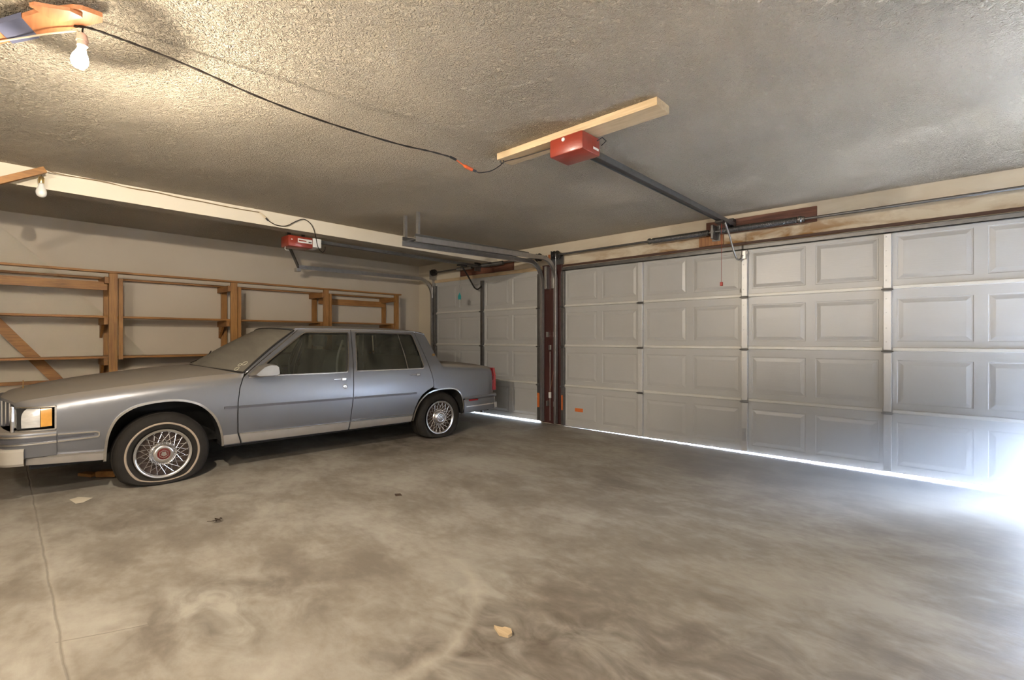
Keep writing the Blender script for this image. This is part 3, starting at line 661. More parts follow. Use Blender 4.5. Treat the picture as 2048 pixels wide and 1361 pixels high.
lb3 = empty('light_bulb', (-1.25, -1.05, 2.40), 'added fill bulb, unseen behind the viewer', 'light bulb', 'bare light bulbs on cords')
bm = B(); lathe(bm, [(0, .05), (.012, .048), (.0175, .04), (.0175, .0), (.016, -.004), (0, -.004)], Matrix.Translation((-1.25, -1.05, 2.40)), 20); tube(bm, [(-1.25, -1.05, 2.45), (-1.25, -1.05, 2.475)], .004, 6); obj('socket', bm, M_socket, lb3)
bm = B(); bulb(bm, (-1.25, -1.05, 2.396)); obj('glass_globe', bm, M_bulbglass, lb3, smooth=True)
_p = bpy.data.lights.new('bulb_light', 'POINT'); _p.energy = FILL_LAMP; _p.color = (1, .88, .72); _p.shadow_soft_size = .032  # fill light of the added bulb
_po = bpy.data.objects.new('bulb_light', _p); COL.objects.link(_po); _po.location = (-1.25, -1.05, 2.262)
def slab(bm, poly, z0, z1):
    a = [bm.verts.new((x, y, z0)) for x, y in poly]; b = [bm.verts.new((x, y, z1)) for x, y in poly]
    bm.faces.new(a[::-1]); bm.faces.new(b)
    for k in range(len(poly)): bm.faces.new((a[k], a[(k+1) % len(a)], b[(k+1) % len(b)], b[k]))
pk = empty('plank', (-2.9, .13, 2.43), 'orange brown plank with blue grey tape fixed under the ceiling above the lit bulb', 'plank')
# main plank runs in from the left, its far end above the bulb
bm = B(); slab(bm, [(-3.54, -.21), (-3.34, -.185), (-2.842, .058), (-2.631, .154), (-2.50, .243), (-2.483, .269), (-2.480, .328), (-2.522, .334)], 2.44, 2.458); obj('board', bm, M_plank, pk)
bm = B(); beam(bm, (-3.27, -.17, 2.467), (-2.95, .01, 2.467), .05, .0155); obj('spacer_batten', bm, M_plank, pk)
# the tape wrapped round it
d = Vector((-2.515+3.29, .205+.245, 0)).normalized(); nn = Vector((-d.y, d.x, 0))
c0 = Vector((-3.35, -.18, 0)); 
bm = B()
def pp(a, b): v = c0+d*a+nn*b; return (v.x, v.y)
slab(bm, [(-2.868, .040), (-2.985, .098), (-2.845, .172), (-2.715, .112)], 2.4385, 2.4595); obj('tape', bm, M_tape, pk)
bm = B(); slab(bm, [(-2.575, .128), (-2.553, .140), (-2.499, .235), (-2.508, .268), (-2.517, .273), (-2.611, .219), (-2.628, .210)], 2.426, 2.4395)
obj('wedge_board', bm, M_plank, label='triangular offcut of orange brown wood nailed under the taped plank', cat='board')
pk2 = empty('plank', (-5.05, .2, 2.40), 'short brown plank end beside the unlit bulb at the left edge', 'plank')
bm = B(); beam(bm, (-5.03, -.10, 2.18), (-5.07, .335, 2.446), .06, .045, (0, 0, 1), .002); obj('board', bm, M_shelfY, pk2)

def jitter(path, a):
    return [Vector(p)+Vector([random.uniform(-a, a) for _ in range(3)]) for p in path]
# black extension cord from the bulb to the red opener
c1 = empty('extension_cord', (-2.5, 1.2, 2.33), 'twisted black cord sagging from the lit bulb to the orange plug', 'cord')
path = smooth_path([(-2.628, .26, 2.436), (-2.602, .30, 2.437), (-2.591, .383, 2.434), (-2.578, .5, 2.425), (-2.558, .683, 2.402), (-2.531, .933, 2.362), (-2.497, 1.249, 2.336), (-2.452, 1.657, 2.330), (-2.426, 1.895, 2.343), (-2.41, 2.044, 2.346)], 6)
for k in (0, 1):
    bm = B(); tw = [p+Vector((math.cos(i*1.1+k*PI), 0, math.sin(i*1.1+k*PI)))*.0022 for i, p in enumerate(path)]
    tube(bm, tw, .0034, 6); obj('cord_strand', bm, M_cord, c1, smooth=True)
bm = B(); tube(bm, [(-2.41, 2.044, 2.346), (-2.404, 2.09, 2.338)], .008, 8); obj('cord_connector', bm, M_black, c1)
bm = B(); tube(bm, [(-2.404, 2.09, 2.338), (-2.398, 2.15, 2.316)], .004, 6); obj('orange_lead', bm, M_orange, c1)
bm = B(); tube(bm, [(-2.398, 2.15, 2.316), (-2.396, 2.165, 2.312), (-2.391, 2.22, 2.303)], .011, 10, taper=[.5, 1, 1]); obj('orange_socket', bm, M_orange, c1)
c2 = empty('opener_power_cord', (-2.38, 2.4, 2.33), 'short black cord from the orange socket up to the pine board', 'cord')
bm = B(); tube(bm, [(-2.391, 2.2205, 2.303), (-2.388, 2.25, 2.299)], .0085, 8); obj('plug', bm, M_black, c2)
bm = B(); tube(bm, smooth_path([(-2.388, 2.25, 2.299), (-2.383, 2.285, 2.298), (-2.372, 2.38, 2.332), (-2.362, 2.455, 2.385), (-2.35, 2.50, 2.424), (-2.20, 2.52, 2.424), (-1.93, 2.53, 2.424), (-1.90, 2.53, 2.424)], 5), .0036, 6); obj('cord', bm, M_cord, c2, smooth=True)
bm = B(); tube(bm, [(-2.355, 2.485, 2.430), (-2.352, 2.485, 2.395)], .005, 6, taper=[1, .2]); tube(bm, [(-2.375, 2.475, 2.43), (-2.37, 2.478, 2.405)], .006, 6, taper=[1, .5]); obj('hook', bm, M_iron, c2)
bm = B(); tube(bm, smooth_path([(-2.33, 2.60, 2.465), (-2.31, 2.66, 2.462), (-2.26, 2.70, 2.468)], 5), .0012, 4)
obj('loose_wire', bm, M_cordt, label='thin loose wire sticking out behind the pine board', cat='wire')
# cream lead going left along the taped plank
bm = B(); tube(bm, smooth_path([(-2.625, .27, 2.421), (-2.72, .20, 2.419), (-2.88, .12, 2.430), (-3.02, .04, 2.432), (-3.3, -.12, 2.43)], 6), .0035, 6)
obj('lamp_lead', bm, M_cordw, smooth=True, label='cream lead running along the underside of the taped plank', cat='cord')
# tan cord along the cream beam
c3 = empty('extension_cord', (-5.18, 1.2, 2.45), 'thin tan cord pinned along the cream beam to a plug by the small opener', 'cord')
path = [(-5.10, .35, 2.455), (-5.17, .45, 2.462), (-5.180, .671, 2.464), (-5.182, .85, 2.457), (-5.182, 1.042, 2.461), (-5.182, 1.22, 2.452), (-5.182, 1.386, 2.452), (-5.182, 1.65, 2.446), (-5.18, 1.903, 2.449)]
for k in (0, 1):
    bm = B(); tube(bm, [p+Vector((.001, 0, -.006*k*math.sin(min(1, i/30)*PI*2.7))) for i, p in enumerate(smooth_path(path, 8))], .0022, 5); obj('cord_strand', bm, M_cordt, c3)
bm = B(); tube(bm, [(-5.175, 1.903, 2.449), (-5.172, 1.93, 2.425), (-5.172, 1.96, 2.40)], .0095, 8, taper=[.5, .8, 1.1]); obj('socket_end', bm, M_cordw, c3)
c4 = empty('opener_power_cord', (-5.18, 2.2, 2.38), 'black cord looping from the tan plug over the beam to the small red opener', 'cord')
bm = B(); tube(bm, [(-5.172, 1.961, 2.399), (-5.172, 1.985, 2.377)], .0095, 8); obj('plug', bm, M_black, c4)
bm = B(); tube(bm, smooth_path([(-5.172, 1.985, 2.377), (-5.165, 2.06, 2.345), (-5.165, 2.16, 2.352), (-5.165, 2.25, 2.41), (-5.165, 2.344, 2.455), (-5.165, 2.42, 2.42), (-5.175, 2.47, 2.34), (-5.28, 2.56, 2.20), (-5.36, 2.65, 2.165), (-5.38, 2.69, 2.20), (-5.392, 2.70, 2.24)], 6), .0042, 6); obj('cord', bm, M_cord, c4, smooth=True)
# wall button cable on the post
sw = empty('wall_switch', (-4.16, YD-.04, .4), 'small white switch box with conduit on the dark red post', 'switch')
bm = B(); box(bm, -4.165, -4.127, YD-.055, YD-.0225, .36, .44, .004); obj('switch_box', bm, M_white, sw)
bm = B(); tube(bm, [(-4.152, YD-.034, .05), (-4.152, YD-.034, .36)], .006, 8); tube(bm, [(-4.152, YD-.034, .44), (-4.152, YD-.034, 1.0)], .006, 8); obj('conduit', bm, M_galv, sw)
bm = B(); box(bm, -4.17, -4.125, YD-.05, YD-.0225, 1.02, 1.09, .008); obj('junction_cover', bm, M_galv, sw)
bm = B(); tube(bm, [(-4.14, YD-.056, .44), (-4.09, YD-.056, .66), (-4.06, YD-.05, .82)], .002, 5); obj('switch_wire', bm, simple('pinkish_wire', (.45, .22, .12, 1), .6), sw)

# ------------------------------------------------------------------ wooden shelving along the left wall
sh = empty('shelving_unit', (-6.95, 2.2, 0), 'long open shelving of amber coloured timber along the left wall behind the car', 'shelving')
posts = [-.225, .985, 2.18, 3.40, 4.60]
XF, XB = -6.75, -7.155
for y in posts:
    bm = B(); box(bm, XF-.038, XF, y-.037, y+.037, 0.0, 1.885, .003); obj('post', bm, M_shelfZ, sh)
    bm = B(); box(bm, XB, XB+.038, y-.033, y+.033, 0.0, 1.80, .003); obj('post', bm, M_shelfZ, sh)
    if y < 4.5:
        bm = B(); box(bm, XF-.037, XF-.002, y+.045, y+.083, .95, 1.835, .003); obj('backing_strip', bm, M_shelfZ, sh)
for z in (1.865, 1.425, .985, .55):
    for y in posts:
        bm = B(); ya = y-.075 if y < 4.5 else y-.075
        box(bm, XB+.002, XF+(.012 if z > 1.8 else -.0395), ya, ya+.037, z-.095, z-.022, .003)
        obj('bearer', bm, M_shelfX, sh)
        if 1 < z < 1.8 or z < 1.1:
            bm = B()   # little triangular gusset under the bearer
            pts = [(XB+.04, z-.096), (XB+.18, z-.096), (XB+.04, z-.24)]
            a = [bm.verts.new((x, ya+.005, zz)) for x, zz in pts]; b = [bm.verts.new((x, ya+.03, zz)) for x, zz in pts]
            bm.faces.new(a); bm.faces.new(b[::-1])
            for k in range(3): bm.faces.new((a[k], a[(k+1) % 3], b[(k+1) % 3], b[k]))
            obj('gusset', bm, M_shelfX, sh)
for i in range(4):
    ya, yb = posts[i]-.01, posts[i+1]+.0
    for z, x0, x1 in ((1.425, XF-.040, XB+.10), (.985, XF-.040, XB+.05), (.55, XF-.040, XB+.05)):
        bm = B(); box(bm, x0, x1, ya+.005, yb-.012, z-.0215, z, .002); obj('shelf', bm, M_shelfY, sh)
    bm = B(); box(bm, XF+.012, XF-.085, ya+.005, yb+(.06 if i == 3 else -.012), 1.865, 1.886, .002) if False else None
for x0, x1 in ((XF+.012, XF-.075), (XB+.10, XB+.005)):
    bm = B(); box(bm, x0, x1, -.3, 4.68, 1.8865, 1.908, .002) if x0 > XF else box(bm, x0, x1, -.3, 4.68, 1.844, 1.865, .002)
    obj('top_rail', bm, M_shelfY, sh)
bm = B(); box(bm, XF-.040, XF-.062, -.3, .94, 1.70, 1.79, .002); obj('rail', bm, M_shelfY, sh)
bm = B(); box(bm, XB+.041, XB+.060, 3.45, 4.60, 1.70, 1.79, .002); obj('rail', bm, M_shelfY, sh)
bm = B(); beam(bm, (-7.10, -.35, 1.98-.0), (-7.10, .98, .17), .095, .02, (1, 0, 0)); obj('diagonal_brace', bm, M_shelfY, sh)
bm = B(); box(bm, -7.13, -7.10, -.3, .94, .70, .735, .002); obj('rail', bm, M_shelfY, sh)

# ------------------------------------------------------------------ the car (local axes: x across, y nose to tail, z up)
M_paint = paint_mat('blue_grey_metallic_paint', (.20, .207, .228, 1), .31, .72)
M_chrome = simple('chrome', (.72, .72, .73, 1), .16, 1.0, .03, 10)
M_brush = simple('brushed_sill_metal', (.50, .47, .43, 1), .42, .75, .06, 12)
M_mould = simple('dark_grey_moulding', (.075, .075, .085, 1), .4)
M_tyre = simple('dusty_tyre_rubber', (.020, .017, .014, 1), .8, 0, .2, 18, .1, 90, 0, .2)
M_white_line = simple('yellowed_whitewall', (.34, .27, .20, 1), .7)
M_dark = simple('underbody_black', (.012, .011, .010, 1), .85)
M_brake = simple('rusty_wheel_backing', (.055, .035, .025, 1), .7, .3, .3, 14)
M_emb = simple('red_enamel', (.11, .010, .008, 1), .3)
M_cloth = simple('grey_green_velour', (.115, .12, .105, 1), .9)
M_redlens = simple('red_lens', (.22, .008, .012, 1), .2, 0, .1, 10, 0, 60, .4)
M_amber = simple('amber_lens', (.62, .30, .05, 1), .25, 0, .1, 30, 0, 60, .4)
M_clear = simple('clear_headlamp_lens', (.58, .57, .55, 1), .16, .15, .22, 30, .3, 40, .5, .5, (1, .25, 1))
M_guard = simple('grey_bumper_guard', (.36, .33, .28, 1), .6)
M_glass = dusty_glass('dusty_side_glass', (.52, .55, .50, 1), .22, (.13, .13, .105, 1))
M_screen = dusty_glass('thickly_dusted_windscreen', (.30, .30, .27, 1), .84, (.20, .182, .15, 1))
M_mirror = simple('dusty_silver_mirror_shell', (.30, .285, .26, 1), .32, .55)
M_gold = simple('gold_emblem', (.42, .25, .08, 1), .35, .8)

car = empty('car', (0, 0, 0), 'dusty blue grey four door sedan with flat tires parked beside the shelving', 'car')
TH = math.radians(4.4)
Bv = Vector((math.cos(TH), -math.sin(TH), 0)); O = Vector((-4.774, 1.015, 0))-Bv*.83
car.location = O; car.rotation_euler = (0, 0, -TH)
def cobj(name, bm, mat, parent=None, **k):
    o = obj(name, bm, mat, None, **k); o.parent = parent or car; return o

PROF = [(.20, .80), (.25, .832), (.33, .853), (.42, .868), (.55, .879), (.66, .878), (.76, .869), (.83, .858), (.88, .845),
        (.95, .812), (1.05, .760), (1.15, .709), (1.22, .672), (1.25, .656), (1.275, .636), (1.30, .60)]
HE = [(-.86, .715), (-.81, .733), (-.537, .772), (-.089, .821), (.2, .848), (.577, .872)]      # edge of hood
HC = [(-.97, .715), (-.93, .737), (-.83, .772), (-.518, .832), (.011, .896), (.313, .916), (.6, .925)]
DE = [(2.68, .885), (2.8, .872), (3.0, .858), (3.3, .836), (3.5, .812), (3.60, .785)]
def WS(s, z):
    w = sinterp(PROF, z)
    if s < -.2: w -= .035*((-.2-s)/.6)**2
    if s < -.72: w -= .045*(min(.2, -.72-s)/.14)**3
    if s > 2.8: w -= .045*((s-2.8)/.8)**2
    if s > 3.46: w -= .05*((s-3.46)/.13)**2
    zt = sinterp(HE, s) if s < .577 else (sinterp(DE, s) if s > 2.74 else None)
    if zt is not None:
        t_ = .11 if s < .3 else .06
        if .3 <= s < .577: t_ = .11-.05*(s-.3)/.277
        d = z-(zt-t_)
        if d > 0: w -= (.045+.12*(t_-.05))*min(1.2, d/t_)**2.3
    return w
def skin(outer, holes=(), sg=1, step=.035, off=0.0, thick=.014):
    bm = B(); es = []
    for loop in (outer, *holes):
        vs = [bm.verts.new((s, z, 0)) for s, z in loop]
        es += [bm.edges.new((vs[i], vs[(i+1) % len(vs)])) for i in range(len(vs))]
    bmesh.ops.triangle_fill(bm, use_beauty=True, use_dissolve=False, edges=es)
    s0, s1 = min(p[0] for p in outer), max(p[0] for p in outer); z0, z1 = min(p[1] for p in outer), max(p[1] for p in outer)
    x = s0+step
    while x < s1:
        bmesh.ops.bisect_plane(bm, geom=bm.verts[:]+bm.edges[:]+bm.faces[:], plane_co=(x, 0, 0), plane_no=(1, 0, 0), dist=1e-5); x += step
    z = z0+step*.6
    while z < z1:
        bmesh.ops.bisect_plane(bm, geom=bm.verts[:]+bm.edges[:]+bm.faces[:], plane_co=(0, z, 0), plane_no=(0, 1, 0), dist=1e-5); z += step*.6
    bmesh.ops.remove_doubles(bm, verts=bm.verts, dist=1e-5)
    for v in bm.verts:
        s, z = v.co.x, v.co.y; v.co = Vector((sg*(WS(s, z)+off), s, z))
    if thick:
        be = [e for e in bm.edges if len(e.link_faces) == 1]; mp = {}
        for e in be:
            for v in e.verts:
                if v not in mp: mp[v] = bm.verts.new(v.co-Vector((sg*thick, 0, 0)))
        for e in be:
            a, b = e.verts
            f = bm.faces.new((a, b, mp[b], mp[a]))
    for f in bm.faces: f.smooth = True
    if thick:
        for e in be: e.smooth = False
    bmesh.ops.recalc_face_normals(bm, faces=bm.faces)
    # make sure the outer skin looks outward
    big = max(bm.faces, key=lambda f: f.calc_area())
    if big.normal.x*sg < 0: bmesh.ops.reverse_faces(bm, faces=bm.faces)
    return bm
def skin_obj(name, mat, parent, outer, holes=(), sg=1, **k):
    lab = k.pop('label', None)
    bm = skin(outer, holes, sg, **k)
    me = bpy.data.meshes.new(name); bm.to_mesh(me); bm.free(); me.materials.append(mat)
    o = bpy.data.objects.new(name, me); COL.objects.link(o); o.parent = parent
    if lab: o['label'] = lab
    return o
def on(s, z, sg=1, off=0.0): return Vector((sg*(WS(s, z)+off), s, z))
def strip(name, mat, parent, path, width, sg=1, h=.008, n=4, inward=False, closed=False, off=0.0):
    """raised ribbon on the body side following a path of (s,z)"""
    P = [Vector((a, b)) for a, b in path]; bm = B(); rings = []; N = len(P)
    for i in range(N):
        if closed: d = (P[(i+1) % N]-P[i-1]).normalized()
        else: d = (P[min(i+1, N-1)]-P[max(i-1, 0)]).normalized()
        nn_ = Vector((-d.y, d.x)); ring = []
        for t, hh in ((-.5, -.004), (-.42, h), (.42, h), (.5, -.004)):
            q = P[i]+nn_*width*t; ring.append(bm.verts.new(on(q.x, q.y, sg, hh+off)))
        rings.append(ring)
    for i in range(N if closed else N-1):
        a, b = rings[i], rings[(i+1) % N]
        for k in range(3): bm.faces.new((a[k], a[k+1], b[k+1], b[k]))
    if not closed:
        bm.faces.new(rings[0]); bm.faces.new(rings[-1][::-1])
    return cobj(name, bm, mat, parent)
def sm2(path, n=4, closed=False): return [(v.x, v.y) for v in smooth_path([(a, b, 0) for a, b in path], n, closed)]
def lerp_path(a, b, n=10): return [(a[0]+(b[0]-a[0])*i/n, a[1]+(b[1]-a[1])*i/n) for i in range(n+1)]

archF = [(-.367, .24), (-.365, .33), (-.352, .44), (-.320, .53), (-.276, .590), (-.20, .640), (-.12, .663), (-.03, .674), (.062, .675), (.155, .660), (.245, .622), (.315, .560), (.364, .488), (.400, .39), (.417, .30), (.424, .24)]
archR = [(2.335, .24), (2.342, .31), (2.365, .39), (2.405, .46), (2.47, .522), (2.56, .562), (2.68, .580), (2.82, .580), (2.91, .560), (2.975, .51), (3.015, .43), (3.038, .34), (3.046, .24)]
archF = sm2(archF, 3); archR = sm2(archR, 3)

for sg in (1, -1):
    # front fender with the headlamp cut out
    out = [(.566, .24), (.534, .35), (.528, .5), (.530, .62), (.546, .74), (.572, .82), (.590, .866), (.40, .862), (.2, .848), (-.089, .821), (-.3, .801), (-.537, .772), (-.70, .750), (-.81, .733), (-.853, .715),
           (-.853, .695), (-.636, .695), (-.636, .522), (-.853, .522), (-.853, .50), (-.636, .50), (-.636, .425), (-.80, .42), (-.80, .30), (-.372, .28)]
    out += archF[1:-1]+[(.424, .24)]
    fen = skin_obj('front_fender', M_paint, car, out, sg=sg)
    strip('wheel_arch_trim', M_chrome, fen, [(a, b) for a, b in archF], .021, sg, .010)
    strip('side_moulding', M_mould, fen, [(.425, .5765), (.44, .576), (.524, .574)], .022, sg, .012)
    skin_obj('sill_trim', M_brush, fen, [(.428, .25), (.560, .25), (.533, .335), (.425, .333)], sg=sg, off=.006)
    sp = skin_obj('lower_chrome_panel', M_brush, fen, [(-.795, .282), (-.372, .255), (-.372, .322), (-.795, .345)], sg=sg, off=.008)
    strip('bright_strip', M_chrome, fen, lerp_path((-.79, .343), (-.375, .322), 8), .012, sg, .016)
    strip('fender_moulding', M_chrome, fen, lerp_path((-.630, .486), (-.42, .482), 5)+[(-.402, .474), (-.402, .452)]+lerp_path((-.41, .442), (-.630, .434), 5), .012, sg, .010)
    strip('moulding_insert', M_mould, fen, lerp_path((-.628, .462), (-.43, .462), 6), .016, sg, .006)
    # headlamp
    bm = B(); box(bm, sg*.40, sg*(.815), -.84, -.66, .535, .688, .004); hl = cobj('headlamp', bm, M_dark)
    skin_obj('side_lens', M_clear, hl, [(-.842, .546), (-.722, .546), (-.722, .682), (-.842, .682)], sg=sg, off=-.012, step=.02, thick=.02)
    skin_obj('turn_signal_lens', M_amber, hl, [(-.719, .548), (-.660, .550), (-.660, .680), (-.719, .682)], sg=sg, off=-.012, step=.02, thick=.02, label='amber corner lens')
    bm = B(); box(bm, sg*.42, sg*.795, -.868, -.845, .548, .680, .006); cobj('front_lens', bm, M_clear, hl)
    strip('lamp_bezel', M_chrome, hl, lerp_path((-.852, .690), (-.646, .690), 8)+[(-.641, .686), (-.641, .532)]+lerp_path((-.646, .528), (-.852, .528), 8), .012, sg, .006)
    bm = B(); tube(bm, [(sg*.80, -.862, .522), (sg*.806, -.862, .60), (sg*.80, -.862, .696)], .010, 8); tube(bm, [(sg*.80, -.864, .694), (sg*.40, -.88, .696)], .008, 8); tube(bm, [(sg*.80, -.864, .526), (sg*.40, -.88, .524)], .008, 8)
    cobj('lamp_bezel', bm, M_chrome, hl)
    # front door with its window frame
    fd = [(.574, .24), (.542, .35), (.536, .5), (.538, .62), (.554, .74), (.582, .825), (.640, .884), (1.13, 1.262), (1.155, 1.272), (1.18, 1.275), (1.672, 1.277), (1.674, 1.26), (1.608, .83), (1.598, .6), (1.566, .24)]
    fh = [(.640, .842), (.76, .945), (1.155, 1.228), (1.175, 1.240), (1.20, 1.246), (1.63, 1.246), (1.642, 1.242), (1.645, 1.23), (1.555, .845), (1.550, .832), (1.535, .828)]
    door = skin_obj('front_door', M_paint, car, fd, [fh], sg=sg)
    strip('window_trim', M_chrome, door, sm2([(.655, .838), (.76, .937), (.95, 1.075), (1.15, 1.218), (1.175, 1.233), (1.205, 1.240)], 3)+lerp_path((1.25, 1.241), (1.60, 1.241), 5)+[(1.632, 1.240), (1.637, 1.228), (1.60, 1.05), (1.552, .850), (1.545, .836), (1.53, .833)]+lerp_path((1.4, .832), (.655, .838), 8)[:-1], .013, sg, .007, closed=True)
    skin_obj('window_glass', M_glass, door, [(.66, .835), (.76, .925), (1.16, 1.218), (1.20, 1.24), (1.64, 1.24), (1.54, .835)], sg=sg, off=-.024, step=.1, thick=0)
    bm = B(); tube(bm, [on(.63, .828, sg, -.016), on(1.1, .826, sg, -.016), on(1.53, .824, sg, -.016)], .012, 6); tube(bm, [on(.70, .878, sg, -.016), on(.95, 1.068, sg, -.016), on(1.16, 1.222, sg, -.018), on(1.2, 1.236, sg, -.018), on(1.64, 1.237, sg, -.018), on(1.548, .84, sg, -.016)], .010, 6)
    cobj('window_rubber', bm, M_black, door)
    strip('side_moulding', M_mould, door, lerp_path((.542, .574), (1.592, .5645), 12), .022, sg, .012)
    skin_obj('sill_trim', M_brush, door, [(.578, .25), (1.562, .238), (1.572, .322), (.548, .336)], sg=sg, off=.006)
    strip('bright_strip', M_chrome, door, lerp_path((.548, .336), (1.573, .322), 10), .010, sg, .013)
    bm = B(); p = on(1.44, .768, sg, .0); box(bm, p.x-.004, p.x+sg*.018, 1.395, 1.475, .764, .772, .003); box(bm, p.x-.004, p.x+sg*.024, 1.475, 1.522, .752, .780, .005)
    q = on(1.515, .690, sg, .0)
    lathe(bm, [(0, -.004), (.022, -.004), (.022, .004), (.017, .007), (.013, .003), (.010, .003), (.009, .006), (0, .007)], Matrix.Translation((q.x, 1.515, .690)) @ Matrix.Rotation(sg*PI/2, 4, 'Y'), 20)
    cobj('door_handle', bm, M_chrome, door)
    # door mirror
    prof = [(.615, .848), (.700, .930), (.760, .950), (.815, .944), (.838, .925), (.846, .850), (.815, .832), (.65, .832)]
    bm = B(); a = [bm.verts.new((sg*.862, s, z)) for s, z in prof]
    b = [bm.verts.new((sg*.95, .015+s*.985+.0, .89+(z-.89)*.98)) for s, z in prof]; c = [bm.verts.new((sg*.985, .73+(s-.73)*.86+.02, .89+(z-.89)*.80)) for s, z in prof]
    for r0, r1 in ((a, b), (b, c)):
        for k in range(8): bm.faces.new((r0[k], r0[(k+1) % 8], r1[(k+1) % 8], r1[k]))
    bm.faces.new(c); bm.faces.new(a[::-1])
    cobj('door_mirror', bm, M_mirror, door, smooth=True, angle=35)
    skin_obj('mirror_base', M_brush, door, [(.625, .826), (.86, .826), (.80, .86), (.70, .90), (.655, .872)], sg=sg, off=.006)
    # rear door
    rd = [(1.574, .24), (1.606, .6), (1.616, .83), (1.681, 1.26), (1.682, 1.277), (2.35, 1.262), (2.452, 1.252), (2.462, 1.235), (2.50, 1.05), (2.538, .855), (2.574, .73), (2.586, .645), (2.578, .612), (2.50, .578), (2.432, .532), (2.385, .475), (2.348, .40), (2.327, .32), (2.320, .24)]
    rh = [(1.640, .836), (1.642, .85), (1.716, 1.232), (1.722, 1.242), (1.735, 1.246), (2.39, 1.236), (2.415, 1.228), (2.428, 1.205), (2.474, .86), (2.472, .838), (2.455, .829)]
    rdo = skin_obj('rear_door', M_paint, car, rd, [rh], sg=sg)
    strip('window_trim', M_chrome, rdo, [(1.646, .842), (1.66, .92), (1.69, 1.08), (1.722, 1.232), (1.738, 1.241)]+lerp_path((1.8, 1.2405), (2.36, 1.232), 6)+[(2.405, 1.226), (2.423, 1.20), (2.45, 1.03), (2.468, .865), (2.466, .842), (2.45, .835)]+lerp_path((2.3, .835), (1.7, .839), 6), .013, sg, .007, closed=True)
    strip('window_divider', M_chrome, rdo, [(2.262, .838), (2.256, 1.0), (2.24, 1.234)], .011, sg, -.006)
    skin_obj('window_glass', M_glass, rdo, [(1.642, .838), (1.72, 1.238), (2.41, 1.23), (2.468, .838)], sg=sg, off=-.024, step=.1, thick=0)
    bm = B(); tube(bm, [on(s, z, sg, -.017) for s, z in ((2.45, .826), (2.0, .828), (1.648, .832), (1.722, 1.236), (2.1, 1.236), (2.40, 1.229))], .011, 6); cobj('window_rubber', bm, M_black, rdo)
    strip('side_moulding', M_mould, rdo, lerp_path((1.610, .5642), (2.33, .557), 8)+[(2.352, .5565)], .022, sg, .012)
    skin_obj('sill_trim', M_brush, rdo, [(1.580, .238), (2.312, .235), (2.322, .300), (1.590, .318)], sg=sg, off=.006)
    strip('bright_strip', M_chrome, rdo, lerp_path((1.588, .322), (2.322, .308), 8), .009, sg, .013)
    strip('bright_strip', M_chrome, rdo, lerp_path((1.590, .338), (2.324, .324), 8), .007, sg, .010)
    bm = B(); p = on(2.34, .768, sg, .0); box(bm, p.x-.004, p.x+sg*.018, 2.27, 2.35, .764, .772, .003); box(bm, p.x-.004, p.x+sg*.024, 2.35, 2.397, .754, .780, .005); cobj('door_handle', bm, M_chrome, rdo)
    # rear quarter with the roof pillar
    rq = [(2.458, 1.262), (2.47, 1.235), (2.508, 1.05), (2.546, .855), (2.582, .73), (2.594, .645), (2.60, .60), (2.68, .598), (2.82, .598)]
    rq = [(2.460, 1.265), (2.470, 1.235), (2.508, 1.05), (2.546, .857), (2.582, .732), (2.594, .645), (2.590, .60)]+[q for q in archR if q[0] > 2.64 and q[1] > .43]+[(3.022, .436), (3.55, .452), (3.572, .47), (3.584, .60), (3.580, .785), (3.50, .812), (3.3, .836), (3.0, .858), (2.80, .872), (2.712, .882), (2.690, .915), (2.66, 1.01), (2.605, 1.19), (2.590, 1.225), (2.56, 1.248)]
    # the arch crown in front of the quarter joins at the door edge
    qu = skin_obj('rear_quarter_panel', M_paint, car, rq, sg=sg)
    strip('wheel_arch_trim', M_chrome, qu, archR, .019, sg, .008)
    bm = B(); e = on(2.640, .985, sg, .004)
    for k in range(1): tube(bm, [e+Vector((0, .017*math.cos(t), .013*math.sin(t))) for t in [i*2*PI/14 for i in range(14)]], .004, 6, closed=True)
    box(bm, e.x-.004, e.x+.004, e.y-.006, e.y+.006, e.z-.007, e.z+.007, .002)
    cobj('emblem', bm, M_gold, qu, label='small gold emblem')
    # tail lamp
    bm = B()
    P = [(WS(3.548, .6)+.006, 3.548), (WS(3.575, .6)+.010, 3.578), (.825, 3.600), (.74, 3.612), (.66, 3.612), (.66, 3.58), (.76, 3.545)]
    lo = [bm.verts.new((sg*x, y, .505)) for x, y in P]; mi_ = [bm.verts.new((sg*x, y-.004, .70)) for x, y in P]; hi = [bm.verts.new((sg*(x-.010), y-.014, .795)) for x, y in P]
    for r0, r1 in ((lo, mi_), (mi_, hi)):
        for k in range(7): bm.faces.new((r0[k], r0[(k+1) % 7], r1[(k+1) % 7], r1[k]))
    bm.faces.new(lo[::-1]); bm.faces.new(hi); cobj('tail_lamp', bm, M_redlens)
    # pillar beside the windscreen
    skin_obj('windscreen_pillar', M_paint, car, [(.574, .868), (1.075, 1.262), (1.11, 1.282), (1.155, 1.284), (1.150, 1.278), (1.12, 1.264), (.632, .888), (.60, .862)], sg=sg, step=.05)
    # side light marker and rear bumper side handled below

